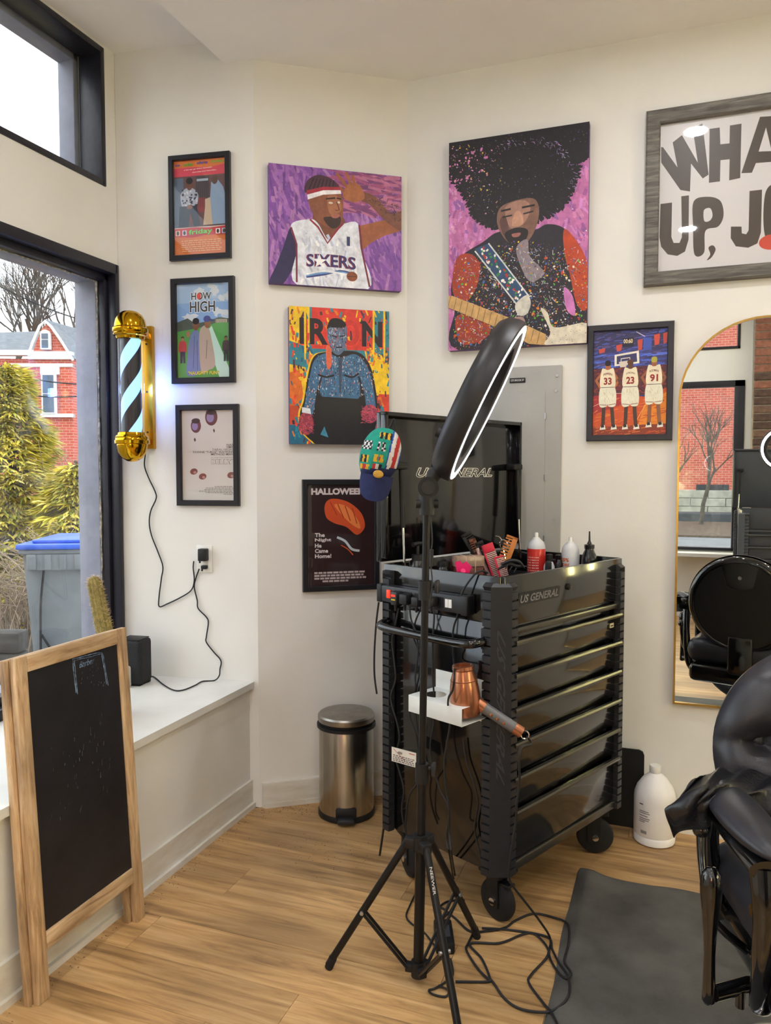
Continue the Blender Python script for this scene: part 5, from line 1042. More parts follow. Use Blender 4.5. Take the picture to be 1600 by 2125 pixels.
# cap hanging from the lid corner
p = atd(789, 945, cw(-.05, CD, 0).dot(Vector((_f.x, _f.y, 0)).normalized())-.055); cp = thing('baseball_cap', 'teal baseball cap with navy brim and red white blue stripes hung on the cart lid', 'cap', p, 0, None, (0, radians(9), YAW))
cm = [mat('cap_'+n, c, .85, var=.12, scale=60, bump=.2, bscale=200) for n, c in (('teal', '#1f9a86'), ('navy', '#232c5c'), ('white', '#e4e2e0'), ('red', '#c23436'), ('blue', '#2c49a8'), ('yellow', '#e2b22c'), ('black', '#1c1c20'))]
b = MB(); NU, NV = 60, 46
def cp_pt(u, v):
    a_ = (u-.5)*pi*1.04; e_ = (v-.5)*pi*.98; x = .067*sin(a_)*cos(e_)**.8; z = .092*sin(e_); y = -.085*cos(a_)*cos(e_)**.9; return Vector((x+.006*sin(e_), y, z))
def cp_col(x, z):
    s = x/.067; 
    if z < -.045+.012*s: return 1
    if s > .36+.28*(1-abs(z)/.09)*0+.12*(z/.09):
        q = (s-.36-.12*(z/.09))/.64
        return 4 if q < .12 else 2 if q < .42 else 3 if q < .72 else 2 if q < .9 else 4
    fx, fz = x, z
    if .012 < fz < .04 and (-.062 < fx < -.03 or -.012 < fx < .014): return 2 if (int((fx+1)/.0065)+int((fz+1)/.0065)) % 2 else 6
    if -.026 < fz < -.002 and -.018 < fx < .012: return 3 if abs(fx+.003) < .006 and abs(fz+.014) < .006 else 5
    if -.03 < fz < -.004 and -.062 < fx < -.035: return 5 if int((fx+1)/.007) % 2 else 6
    if -.05 < fz < -.032 and -.02 < fx < .012: return (3, 2, 6)[int((fx+.02)/.011) % 3]
    if -.05 < fz < -.034 and -.06 < fx < -.03: return (5, 3)[int((fx+1)/.012) % 2]
    if .05 < fz < .075 and -.01 < fx < .03: return 5 if int((fx+1)/.008) % 2 else 6
    return 0
w_ = NU+1; b.add([cp_pt(i/NU, j/NV) for j in range(NV+1) for i in range(NU+1)], [])
for j in range(NV):
    for i in range(NU):
        c_ = cp_pt((i+.5)/NU, (j+.5)/NV); b.cur = cp_col(c_.x, c_.z); k0 = j*w_+i; b.f.append((k0, k0+1, k0+w_+1, k0+w_)); b.mi.append(b.cur)
crown = b.build('crown', cm, cp, smooth=60)
b = MB(); b.tube([(.004, -.088, .06), (-.002, -.094, .02), (-.004, -.092, -.03)], .0022, 6, smooth=5); b.build('seam', cm[0], crown)
b = MB(); b.ball((.004, -.086, -.062), (.017, .006, .013), 16, 8); b.build('gold_emblem', mat('gold_thread', '#c99a3c', .6, bump=.5, bscale=200), crown)
b = MB()
def br_pt(u, v):
    x = (u-.5)*2; e = .055*sqrt(max(0, 1-abs(x)**2.6)); return Vector((x*.053, -.052-.03*(1-x*x)+.012*v, -.066-v*(.03+e)))
b.grid(br_pt, 20, 8); b.grid(lambda u, v: br_pt(u, v)+Vector((0, .003, 0)), 20, 8); b.build('brim', cm[1], cp, smooth=60, recalc=True)
b = MB(); b.tube([(.01, -.0, .085), (.02, .005, .105), (.026, .0, .125), (.034, .004, .09)], .0035, 8, smooth=5); b.build('back_strap', m_mblk, cp)
# dryer holder and hair dryer
m_hold = mat('holder_white_steel', '#dfe2df', .4, var=.05)
t = thing('dryer_holder', 'white folded steel holder stuck to the cart side', 'holder'); local_cart(t, 0, .145, .675); 
b = MB(); b.box(-.003, -.0002, -.10, .112, -.02, .11, .001); b.build('back_plate', m_hold, t)
b = MB(); shp = []
hole = [(-.068+.034*cos(i*pi/10), .055+.034*sin(i*pi/10)) for i in range(20)]
outer = [(-.13, -.10), (-.003, -.10), (-.003, .112), (-.13, .112)]
bm = bmesh.new(); ov = [bm.verts.new((x, y, .052)) for x, y in outer]; hv = [bm.verts.new((x, y, .052)) for x, y in hole]; ee = [bm.edges.new((ov[i], ov[(i+1) % 4])) for i in range(4)]+[bm.edges.new((hv[i], hv[(i+1) % 20])) for i in range(20)]
bmesh.ops.triangle_fill(bm, edges=ee, use_beauty=True); b.addbm(bm); b.build('shelf_plate', m_hold, t, smooth=0, recalc=True)
b = MB(); b.box(-.132, -.129, -.10, .112, 0, .052, .0008); b.build('front_flange', m_hold, t)
b = MB(); b.box(-.13, -.003, -.10, .0, -.001, .001); b.build('lower_shelf', m_hold, t)
hp_ = cw(-.065, .085, .735); m_cop = mat('copper_shell', '#bc7a58', .26, metal=.8, var=.08, scale=20, coat=.4)
t = thing('hair_dryer', 'copper and grey hair dryer resting in the white holder', 'hair dryer', hp_, 0, None, (0, radians(-4), YAW))
revolve('barrel', [(.026, -.05), (.041, -.046), (.047, -.03), (.0475, .0), (.045, .03), (.040, .062), (.032, .088), (.031, .092)], m_cop, t)
revolve('nozzle_ring', [(.031, .090), (.034, .094), (.033, .104), (.026, .106), (.022, .104), (.022, .07), (.0, .07)], m_cop, t)
revolve('inner_grille', [(.0215, .0775), (.0, .0775)], m_mblk, t)
revolve('seam_ring', [(.0402, .062), (.0412, .061), (.0412, .0595), (.0402, .0585)], mat('copper_dark', '#8a4f30', .35, metal=.5), t)
hd = Vector((.80, -.12, -.60)).normalized(); p0 = Vector((.036, -.01, -.012)); p1 = p0+hd*.155; m_hg = mat('dryer_handle_grey', '#77777a', .35, metal=.3)
b = MB(); b.tube([p0-hd*.01, p0+hd*.02, p0+hd*.03, p0+hd*.13], [.019, .019, .0175, .0175], 20); hd_ = b.build('handle', m_hg, t)
b = MB(); b.cyl(p0-hd*.012, p0+hd*.022, .0195, n=20); b.build('handle_collar', m_cop, hd_)
b = MB(); b.cyl(p0+hd*.128, p1, .0185, n=20); b.build('handle_cap', m_cop, hd_)
pe = hd.cross(Vector((0, 1, 0))).normalized()
for i in range(3): b = MB(); q_ = p0+hd*(.045+i*.022)+Vector((0, -.0165, -.004)); b.box(q_.x-.004, q_.x+.004, q_.y-.003, q_.y+.003, q_.z-.004, q_.z+.004, .001); b.build('button', m_cop, hd_)
b = MB(); c_ = p1+hd*.012; b.tube([c_+hd*(.012*cos(a_*pi/8))+pe*(.012*sin(a_*pi/8)) for a_ in range(16)], .0018, 6, closed=True); b.build('hanging_loop', m_chrome, hd_)
DRY_END = t.matrix_basis @ (p1+hd*.02)
# ------------------------------------------------------------------ light stands with ring lights
m_stand = mat('stand_black_alloy', '#1a191b', .33, metal=.3, var=.12, scale=12); m_led = mat('ring_led_face', '#ffffff', .4, emit='#f4f8ff', estr=4.0); m_rb = mat('ring_back_plastic', '#211f22', .42, var=.08)
def rod(b, p, q, r, n=12): b.cyl(p, q, r, n=n)
def ring_stand(label, base, feet, top, normal, centre, lean=(0, 0), ro=.232, ri=.160):
    t = thing('ring_light', label, 'ring light', base); B = Vector(base)
    c = Vector((0, 0, 0)); tp = Vector((lean[0], lean[1], top))
    b = MB(); rod(b, (0, 0, .03), tp*(.42/top), .0145); b.build('lower_pole', m_stand, t)
    b = MB(); rod(b, tp*(.42/top), tp*(.8/top*.75), .0125); b.build('middle_pole', m_stand, t)
    b = MB(); rod(b, tp*(.6/top), tp, .010); b.build('upper_pole', m_stand, t)
    for z in (.595, 1.10):
        q = tp*(z/top); b = MB(); b.cyl(q-Vector((0, 0, .026)), q+Vector((0, 0, .026)), .0185, n=16); b.cyl(q+Vector((.0, -.004, .012)), q+Vector((.03, .01, .012)), .007, n=10); b.build('clamp_collar', m_mblk, t)
        b = MB(); b.box(q.x+.026, q.x+.036, q.y-.004, q.y+.022, z-.008, z+.028, .004); b.build('clamp_knob', m_guard, t)
    q = tp*(.40/top); b = MB(); b.cyl(q-Vector((0, 0, .02)), q+Vector((0, 0, .022)), .022, n=18)
    ft = [Vector(f)-B for f in feet]
    for f in ft: d = Vector((f.x, f.y, 0)).normalized(); b.box(-.005, .045, -.014, .014, -.016, .012, .004, Matrix.Translation(q) @ Matrix.Rotation(atan2(d.y, d.x), 4, 'Z'))
    b.build('upper_hub', m_mblk, t)
    b = MB(); b.cyl((0, 0, .02), (0, 0, .062), .02, n=18)
    for f in ft: d = Vector((f.x, f.y, 0)).normalized(); b.box(.005, .036, -.011, .011, -.012, .01, .003, Matrix.Translation((0, 0, .043)) @ Matrix.Rotation(atan2(d.y, d.x), 4, 'Z'))
    b.build('lower_hub', m_mblk, t)
    for f in ft:
        d = Vector((f.x, f.y, 0)).normalized(); s = q+d*.036; e = f+Vector((0, 0, .012)); b = MB(); rod(b, s, e, .0105); lg = b.build('leg', m_stand, t)
        b = MB(); b.cyl(e+(s-e)*.06, e-Vector((0, 0, .009)), .012, n=12); b.build('rubber_foot', m_rub, lg)
        m = s.lerp(e, .56); b = MB(); sd = Vector((-d.y, d.x, 0))*.009
        for k in (-1, 1): rod(b, Vector((0, 0, .043))+d*.03+sd*k, m+sd*k, .0045, 8)
        b.build('strut', m_stand, t)
        b = MB(); b.cyl(m-sd*1.7, m+sd*1.7, .0055, n=10); b.build('rivet', m_alu, lg)
    # ring head
    n = Vector(normal).normalized(); cc = Vector(centre)-B; a = n.orthogonal().normalized(); bb_ = n.cross(a)
    Mr = Matrix(((a.x, bb_.x, n.x, cc.x), (a.y, bb_.y, n.y, cc.y), (a.z, bb_.z, n.z, cc.z), (0, 0, 0, 1)))
    b = MB(); prof = [(ro, -.003), (ro+.001, -.02), (ro-.004, -.045), (ro-.02, -.062), (ri+.02, -.062), (ri+.004, -.045), (ri, -.02), (ri, -.003), (ri+.006, 0), (ro-.006, 0)]
    N = 72; vv = []; ff = []; m = len(prof)
    for k in range(N):
        th_ = 2*pi*k/N
        for r_, z in prof: vv.append((r_*cos(th_), r_*sin(th_), z))
    for k in range(N):
        for j in range(m): ff.append((k*m+j, ((k+1) % N)*m+j, ((k+1) % N)*m+(j+1) % m, k*m+(j+1) % m))
    b.add(vv, ff, Mr); rg = b.build('ring_housing', m_rb, t, smooth=50, recalc=True)
    b = MB(); vv = []; ff = []
    for k in range(N):
        th_ = 2*pi*k/N
        for r_, z in ((ro-.026, .0005), (ro-.024, .0022), (ro-.010, .0022), (ro-.008, .0005)): vv.append((r_*cos(th_), r_*sin(th_), z))
    for k in range(N):
        for j in range(3): ff.append((k*4+j, k*4+j+1, ((k+1) % N)*4+j+1, ((k+1) % N)*4+j))
    b.add(vv, ff, Mr); b.build('led_diffuser', m_led, rg, smooth=50, recalc=True)
    return t, tp, cc, n
base = (-.627, 1.968, 0)
nrm = _r*.89-_u*.45-_f*.135; ctr = atd(1013, 839, 2.055)
tpw = atd(886, 1030, 2.07); 
rl, tp, cc, n = ring_stand('black ring light on a tripod stand in front of the tool cart, seen edge-on', base, [onz(682, 2010), onz(990, 1946), (-.455, 1.775, 0)], tpw.z, nrm, ctr, (tpw.x-base[0], tpw.y-base[1]))
Bv = Vector(base); k0 = atd(888, 1012, 2.05)-Bv; k1 = atd(900, 985, 2.06)-Bv; k2 = atd(935, 958, 2.055)-Bv
b = MB(); b.cyl(k0-_f*.012, k0-_f*-.014, .0285, n=28); el = b.build('tilt_knob', m_mblk, rl); b = MB(); b.cyl(k0-_f*.013, k0-_f*.018, .0185, n=24); b.build('knob_face', m_rb, el)
q = atd(886, 1045, 2.06)-Bv; b = MB(); b.cyl(q+Vector((0, 0, -.03)), q+Vector((0, 0, .03)), .021, n=20); b.cyl(q-_r*.03, q+_r*.03, .012, n=14); b.build('socket', m_mblk, rl)
b = MB(); b.tube([k0, k1, k2], [.016, .02, .024], 10); b.build('elbow', m_mblk, rl)
ax = (-_r*.45+ -_u*.89); pt = atd(915, 945, 2.06)-Bv
Mb = Matrix(((ax.x, n.x, ax.cross(n).x, pt.x), (ax.y, n.y, ax.cross(n).y, pt.y), (ax.z, n.z, ax.cross(n).z, pt.z), (0, 0, 0, 1)))
b = MB(); b.box(-.045, .04, -.012, .024, -.022, .022, .005, Mb); b.build('mounting_block', m_mblk, rl)
pt2 = atd(930, 912, 2.06)-Bv; Mb2 = Matrix.Translation(pt2-pt) @ Mb
b = MB(); b.box(-.04, .03, -.012, .006, -.016, .016, .004, Mb2); b.cyl(Mb2 @ Vector((-.005, -.012, 0)), Mb2 @ Vector((-.005, -.036, 0)), .014, n=10); b.build('clip_knob', m_mblk, rl)
lettering('leg_lettering', 'NEEWER', .075, .007, m_lwhite, rl, Matrix.Translation(onz(895, 1850)*0 + (atd(898, 1828, 1.985)-Bv)) @ Matrix.Rotation(YAW, 4, 'Z') @ Matrix.Rotation(radians(82), 4, 'Y'), .01)
# its fine power lead along the pole
b = MB(); b.tube([atd(x, y, d)-Bv for x, y, d in ((893, 1060, 2.06), (897, 1120, 2.05), (893, 1160, 2.05), (897, 1210, 2.045), (890, 1260, 2.045))], .0022, 6, smooth=5); b.tube([atd(x, y, 2.05)-Bv for x, y in ((896, 1140), (895, 1175))], .0055, 8); b.build('power_lead', m_mblk, rl)
ring_stand('lit ring light on a stand by the grey cart near the street window', (.85, -.42, 0), [(1.0, -.2, 0), (.65, -.3, 0), (.9, -.68, 0)], 1.42, (-.05, 1, -.02), (.85, -.36, 1.605), (0, 0), .172, .118)
make_cart('slate grey tool cart with lid up beside the brick pier', (1.33, -.62, 0), pi, m_slateg, m_slateg, False)

# ------------------------------------------------------------------ floor mat and barber chair
m_mat = mat('rubber_mat', '#5c5a56', .6, var=.25, scale=7, bump=.25, bscale=300)
mx0_, mx1_, my0_, my1_ = -.275, .645, 1.2, 2.72
def mat_z(x, y):
    e = min(x-mx0_, mx1_-x, y-my0_, my1_-y); z = .018*min(1, max(0, e)/.035)+.002
    c = hypot(x-mx0_, y-my1_); z += .022*max(0, 1-c/.16)**1.3*min(1, e/.01 if e > 0 else 0)
    z += .006*math.exp(-((x-mx0_-.05)/.03)**2)*min(1, max(0, (y-1.3)))
    return z
NX, NY = 70, 90; b = MB()
def mat_pt(u, v):
    x = mx0_+(mx1_-mx0_)*(u**1.3); y = my1_-(my1_-my0_)*(v**1.3); x += .006*sin(v*14)*(1-u)**8; y += .01*sin(u*17)*(1-v)**10; 
    return Vector((x, y, mat_z(min(max(x, mx0_), mx1_), min(max(y, my0_), my1_))))
b.grid(mat_pt, NX, NY); b.grid(lambda u, v: Vector((mat_pt(u, v).x, mat_pt(u, v).y, .0006)), 4, 4)
tag(b.build('floor_mat', m_mat, smooth=60, recalc=True), 'dark grey rubber floor mat with a curled corner under the barber chair', 'mat')

m_lea = mat('black_leather', '#2a2a30', .36, var=.12, scale=14, bump=.07, bscale=320); m_chb = mat('chair_gloss_black', '#0c0c0e', .1, coat=.7, var=.05); m_cap_ = mat('chair_shell_satin', '#191819', .42, var=.08, bump=.05, bscale=200)
MZ = .021
ch = thing('barber_chair', 'black leather barber chair with a round tufted back on the rubber mat', 'barber chair', (.428, 1.83, MZ), radians(15))
def rbox(name, m, x0, x1, y0, y1, z0, z1, r, par, seg=5, puff=0.0):
    b = MB(); b.box(x0, x1, y0, y1, z0, z1, r, seg=seg); o = b.build(name, m, par, smooth=60); return o
revolve('base_disc', [(.31, 0), (.315, .008), (.30, .02), (.2, .035), (.07, .05), (.06, .06)], m_chrome, ch, 48)
revolve('pump_column', [(.055, .05), (.055, .27)], m_chrome, ch)
rbox('seat_frame', m_chb, -.25, .25, -.22, .26, .30, .395, .03, ch)
rbox('seat_cushion', m_lea, -.27, .27, -.29, .245, .39, .525, .06, ch, 6)
def legrest(u, v):
    a_ = (u-.5)*2; return Vector((.22*(1 if a_ > 0 else -1)*abs(sin(a_*pi/2))**.6*(.85+.15*sin(v*pi)), -.30-.07*cos(a_*pi/2)*sin(v*pi)**.5-.10*v, .50-.42*v))
b = MB(); b.ball((0, 0, 0), (.30, .095, .235), 40, 24, T(0, -.30, .285, radians(-12))); b.build('leg_rest', m_lea, ch, smooth=80)
b = MB(); b.tube([(-.16, -.32, .15), (-.16, -.42, .07), (-.14, -.48, .05), (.14, -.48, .05), (.16, -.42, .07), (.16, -.32, .15)], .012, 10, smooth=4); b.build('footrest', m_chrome, ch)
# back: tufted front cushion + shell
BC = Vector((0, .235, .725)); BT = radians(-8); RB = .26
Bm = Matrix.Translation(BC) @ Matrix.Rotation(BT, 4, 'X')
btn = [(-.16, .03), (.16, .03), (0, .14), (0, -.09)]
seams = [((-.16, .03), (-.28, .03)), ((.16, .03), (.28, .03)), ((-.16, .03), (0, .14)), ((.16, .03), (0, .14)), ((-.16, .03), (0, -.09)), ((.16, .03), (0, -.09)), ((0, .14), (-.16, .22)), ((0, .14), (.16, .22)), ((0, -.09), (-.1, -.27)), ((0, -.09), (.1, -.27))]
def segd(p, a, c):
    ax, ay = a; cx, cy = c; dx, dy = cx-ax, cy-ay; t = max(0, min(1, ((p[0]-ax)*dx+(p[1]-ay)*dy)/(dx*dx+dy*dy))); return hypot(p[0]-ax-dx*t, p[1]-ay-dy*t)
def back_pt(r, th_):
    x, z = RB*r*cos(th_), RB*r*sin(th_)
    h = .085*(1-r**5)**.5 if r < 1 else 0
    dd = min(hypot(x-p[0], z-p[1]) for p in btn); h -= .042*math.exp(-(dd/.038)**2)
    sd = min(segd((x, z), a, c) for a, c in seams); h -= .011*math.exp(-(sd/.0045)**2)+.013*math.exp(-(sd/.03)**2)
    return Vector((x, -max(h, 0 if r >= 1 else .0), z))
b = MB(); NR, NT = 44, 120; vv = [back_pt(0, 0)]; ff = []
for i in range(1, NR+1):
    for j in range(NT): vv.append(back_pt((i/NR)**.8, 2*pi*j/NT))
for j in range(NT): ff.append((0, 1+(j+1) % NT, 1+j))
for i in range(NR-1):
    for j in range(NT): a_ = 1+i*NT+j; c_ = 1+i*NT+(j+1) % NT; ff.append((a_, c_, c_+NT, a_+NT))
b.add(vv, ff, Bm); bk = b.build('back_cushion', m_lea, ch, smooth=80, recalc=True)
for x, z in btn: b = MB(); q = back_pt(hypot(x, z)/RB, atan2(z, x)); b.ball((x, q.y-.004, z), (.0155, .009, .0155), 18, 10, Bm); b.build('tuft_button', m_lea, bk)
My = Bm @ Matrix.Rotation(-pi/2, 4, 'X')     # lathe axis -> +y (rear)
b = MB(); b.lathe([(RB-.02, -.004), (RB-.006, .004), (RB-.006, .022), (RB-.016, .034), (RB-.03, .038), (RB-.034, .034)], 64, My); b.lathe([(RB-.034, .034), (RB-.2, .036), (0, .036)], 64, My); sh = b.build('back_shell', m_chb, ch, smooth=50, recalc=True)
pts = []
for i in range(64):
    a_ = 2*pi*i/64; r_ = RB-.04; x, z = r_*cos(a_), r_*sin(a_)
    if z > .10 and abs(x) < .075: z = .125-.03*max(0, cos(x/.075*pi/2))**.5*1.2
    pts.append((x, z))
b = MB(); b.prism([(-x, z) for x, z in pts], .036, .042, Bm @ Matrix(((-1, 0, 0, 0), (0, 0, 1, 0), (0, 1, 0, 0), (0, 0, 0, 1)))); b.build('rear_panel', m_cap_, sh, smooth=0, recalc=True)
b = MB(); b.cyl(Bm @ Vector((0, .036, .15)), Bm @ Vector((0, .043, .15)), .009, n=14); b.build('rear_rivet', m_alu, sh)
rbox('back_bracket', m_chb, -.06, .06, .20, .262, .36, .56, .015, ch)
# arms
for s in (-1, 1):
    def pad(u, v): return u
    b = MB(); L0, L1 = .11, -.215
    b.ball((0, 0, 0), (.052, (L0-L1)/2+.01, .028), 28, 18, T(s*.298, (L0+L1)/2, .695, radians(3), 0, radians(-s*3))); pd = b.build('arm_pad', m_lea, ch, smooth=80)
    b = MB(); b.tube([(s*.295, .13, .668), (s*.298, -.05, .66), (s*.30, -.20, .652)], [(.04, .014), (.046, .016), (.034, .02)], 16, smooth=5, flat=(1, 0, 0)); b.tube([(s*.30, -.185, .65), (s*.302, -.2, .57), (s*.30, -.19, .45), (s*.285, -.15, .36), (s*.26, -.1, .33)], [(.03, .02), (.024, .018), (.022, .016), (.024, .018), (.02, .02)], 14, smooth=6, flat=(1, 0, 0)); b.tube([(s*.295, .11, .66), (s*.288, .15, .55), (s*.27, .17, .40), (s*.25, .17, .35)], [(.022, .018), (.018, .014), (.02, .014), (.02, .015)], 12, smooth=6, flat=(1, 0, 0)); b.build('arm_frame', m_chb, ch, smooth=60)
    b = MB(); b.cyl((s*.27, -.19, .57), (s*.325, -.19, .57), .011, n=14); b.build('arm_bolt', m_brass, ch)
b = MB(); b.ball((-.318, .13, .575), .019, 16, 10); b.tube([(-.318, .13, .575), (-.322, .1, .50), (-.318, .04, .42), (-.25, .02, .36)], [.011, .009, .009, .01], 10, smooth=5); b.build('recline_lever', m_chb, ch, smooth=60)
lx, ly = Vector((.098-.428, 1.643-1.83)).to_tuple(); lv = Matrix.Rotation(-radians(15), 3, 'Z') @ Vector((lx, ly, 0))
b = MB(); b.lathe([(.0, .602), (.010, .600), (.0185, .588), (.0215, .565), (.0205, .54), (.0165, .505), (.0125, .46), (.011, .42), (.0125, .35), (.0135, .325), (.010, .318), (0, .317)], 28, None, (lv.x, lv.y, 0)); pl_ = b.build('pump_lever', m_chb, ch, smooth=60)
b = MB(); b.tube([(lv.x+.008, lv.y, .338), (lv.x+.09, lv.y+.04, .335), (-.10, .0, .30)], [(.016, .018), (.016, .018), (.018, .016)], 10); b.cyl((lv.x+.07, lv.y+.02, .335), (lv.x+.07, lv.y+.02, .30), .01, n=12); b.build('lever_link', m_chb, pl_)
# cape thrown over the arm
NET = [[(1436, 1620, 1.70), (1480, 1603, 1.73), (1530, 1601, 1.745), (1600, 1606, 1.74), (1690, 1614, 1.72)],
       [(1402, 1660, 1.66), (1455, 1640, 1.63), (1515, 1632, 1.65), (1600, 1652, 1.66), (1700, 1660, 1.65)],
       [(1380, 1690, 1.65), (1440, 1690, 1.62), (1488, 1652, 1.62), (1585, 1705, 1.67), (1700, 1740, 1.67)],
       [(1398, 1733, 1.68), (1462, 1713, 1.67), (1496, 1664, 1.64), (1600, 1765, 1.70), (1700, 1800, 1.70)]]
G = [[atd(*p) for p in r_] for r_ in NET]
def cr(p0, p1, p2, p3, t): return .5*((2*p1)+(-p0+p2)*t+(2*p0-5*p1+4*p2-p3)*t*t+(-p0+3*p1-3*p2+p3)*t**3)
def spl(P, t):
    n_ = len(P)-1; i = min(int(t*n_), n_-1); f = t*n_-i; return cr(P[max(i-1, 0)], P[i], P[i+1], P[min(i+2, n_)], f)
def cape_pt(u, v):
    p = spl([spl(r_, u) for r_ in G], v); w_ = sin(v*9+u*13+2*sin(u*7))*.5+sin(u*31+v*4)*.3+.6*noise.noise(Vector((u*7, v*6, 1)))
    return p-_f*(.012*w_)+Vector((0, 0, .006*sin(u*23+v*11)))
b = MB(); b.grid(cape_pt, 70, 40)
cpo = b.build('barber_cape', mat('black_nylon', '#17171b', .33, var=.1, scale=10, bump=.15, bscale=120), smooth=80); tag(cpo, 'crumpled black nylon barber cape thrown over the chair arm', 'cape')
sm = cpo.modifiers.new('thickness', 'SOLIDIFY'); sm.thickness = .002
# ------------------------------------------------------------------ floor things
m_steel = mat('brushed_steel', '#b8b2a8', .24, metal=1.0, var=.12, scale=3, stretch=(30, 30, .3), rvar=.08)
tc_ = thing('pedal_bin', 'round brushed steel pedal bin between the wall and the tool cart', 'bin', (-1.235, 2.885, 0), radians(22))
revolve('base_ring', [(.112, 0), (.118, .004), (.118, .022), (.115, .026)], m_mblk, tc_, 48)
revolve('body', [(.114, .024), (.114, .37), (.113, .372)], m_steel, tc_, 64)
revolve('rim', [(.114, .37), (.122, .372), (.122, .384), (.114, .386)], m_mblk, tc_, 48)
revolve('inner_gap', [(.108, .384), (.108, .40)], m_mblk, tc_, 48)
revolve('lid', [(.117, .398), (.118, .402), (.118, .418), (.112, .425), (.06, .432), (0, .434)], mat('lid_steel', '#a8a49c', .35, metal=1.0, var=.15, scale=14), tc_, 64)
b = MB(); b.box(-.042, .042, -.122, -.09, .022, .066, .006); pd = b.build('pedal_housing', m_mblk, tc_)
b = MB(); b.box(-.034, .034, -.152, -.115, .014, .034, .006); b.build('pedal', m_guard, pd)
# gallon jug
jp = onz(1357, 1752)
jg = thing('plastic_jug', 'translucent white gallon jug with a white cap by the wall', 'jug', (jp.x, jp.y+.035, 0), .3)
m_jug = mat('milky_plastic', '#f4f2f2', .35, var=.04, scale=8, sss=.3)
revolve('body', [(.068, 0), (.076, .006), (.077, .03), (.074, .034), (.077, .04), (.077, .17), (.075, .19), (.066, .215), (.045, .245), (.026, .262), (.02, .268), (.02, .275)], m_jug, jg, 40)
revolve('cap', [(.0215, .27), (.022, .272), (.022, .293), (.020, .296), (0, .296)], m_nzl, jg, 28)
b = MB()
for i, (z, w0) in enumerate(((.16, .2), (.135, .5), (.128, .55), (.118, .45), (.108, .55), (.101, .5), (.094, .3))):
    a0 = 3.65; r_ = .0775; n_ = 6
    b.add([(r_*cos(a0+w0*k/n_), r_*sin(a0+w0*k/n_), z+dz) for dz in (0, .0022 if i else .004) for k in range(n_+1)], [(k, k+1, n_+2+k, n_+1+k) for k in range(n_)])
for k in range(9): a0 = 3.75+k*.035; r_ = .0778; b.add([(r_*cos(a0), r_*sin(a0), .05), (r_*cos(a0+.018), r_*sin(a0+.018), .05), (r_*cos(a0+.018), r_*sin(a0+.018), .062), (r_*cos(a0), r_*sin(a0), .062)], [(0, 1, 2, 3)])
o = b.build('label_print', mat('print_dark', '#3a3a3e', .6), jg, smooth=0); o['kind'] = 'stuff'
# black board leaning on the wall
bd = MB(); bw, bh_ = .32, .315; P_ = [(-bw, 0), (0, 0), (0, bh_-.02), (-.006, bh_-.006), (-.02, bh_), (-bw, bh_)]
bd.prism(P_, 0, .008, T(-.066, YB-.022, .001, radians(90-2))); tag(bd.build('black_board', mat('black_board', '#131315', .5, var=.1), smooth=0, recalc=True), 'thin black board leaning on the wall behind the white jug', 'board')
# chalkboard sandwich sign, folded, leaning on the sill
m_chalk = mat('chalkboard_black', '#17161a', .45, var=.35, scale=6, bump=.06, bscale=80, col2='#242328')
sb = thing('sandwich_board', 'weathered wooden chalkboard sandwich sign leaning by the window ledge', 'sign board', (-1.554, 1.748, .0), 0, None, (radians(-3.4), 0, pi/2))   # local x along +y world, local y towards the wall
SH, SW = .932, .222; 
def sframe(name, y0, y1, x0, x1, hh, board):
    par = link(name, None, sb); bpy.data.objects.remove(par)
    pieces = [('stile', x0, x0+.042, 0, hh), ('stile', x1-.042, x1, 0, hh), ('top_rail', x0+.042, x1-.042, hh-.045, hh), ('bottom_rail', x0+.042, x1-.042, .13, .178)]
    for nm, a_, c_, z0, z1 in pieces:
        L = (z1-z0) if nm == 'stile' else (c_-a_); W_ = (c_-a_) if nm == 'stile' else (z1-z0)
        b = MB(); b.box(-L/2, L/2, -W_/2, W_/2, -(y1-y0)/2, (y1-y0)/2, .003)
        o = b.build(nm, m_frame_oak, sb); 
        o.location = ((a_+c_)/2, (y0+y1)/2, (z0+z1)/2); o.rotation_euler = (pi/2, -pi/2, 0) if nm == 'stile' else (pi/2, 0, 0)
    if board:
        b = MB(); b.box(x0+.036, x1-.036, y0+.006, y0+.012, .165, hh-.035); bo = b.build('chalk_panel', m_chalk, sb, smooth=0); return bo
bo = sframe('front', -.010, .010, -SW, SW, SH, True); sframe('back', .012, .032, -SW-.012, SW-.012, SH-.004, False)
b = MB(); b.box(-SW-.012+.036, SW-.012-.036, .018, .024, .165, SH-.04); b.build('rear_panel', m_chalk, sb, smooth=0)
# chalk: a faint hand-drawn box with the word, smudges
m_cb = mat('chalk_blue', '#9fbbe0', .95, var=.5, scale=90); m_cg = mat('chalk_grey', '#75757c', .95, var=.5, scale=60)
def bx_(px, py): q = onx(px, py, -1.575); return (q.y-1.748, q.z)
ck = MB(); yb = -.0045
def stroke(pts, r_): ck.tube([(x, yb, z) for x, z in pts], (r_, .0004), 6, flat=(0, 0, 1)) if False else ck.tube([(x, yb, z) for x, z in pts], r_*1.3, 4)
box_ = [bx_(170, 1438), bx_(166, 1368), bx_(225, 1354), bx_(233, 1420)]
for k in range(3):
    e0, e1 = Vector((*box_[k], 0)), Vector((*box_[k+1], 0)); stroke([(e0.lerp(e1, i/10).x+R.uniform(-.001, .001), e0.lerp(e1, i/10).y+R.uniform(-.001, .001)) for i in range(11)], .0011)
    stroke([(e0.lerp(e1, i/10).x+R.uniform(-.001, .001)+.006, e0.lerp(e1, i/10).y+R.uniform(-.001, .001)-.006) for i in range(11)], .0007)
o = ck.build('chalk_outline', m_cb, bo); o['kind'] = 'stuff'
c0, c1 = bx_(172, 1386), bx_(214, 1366)
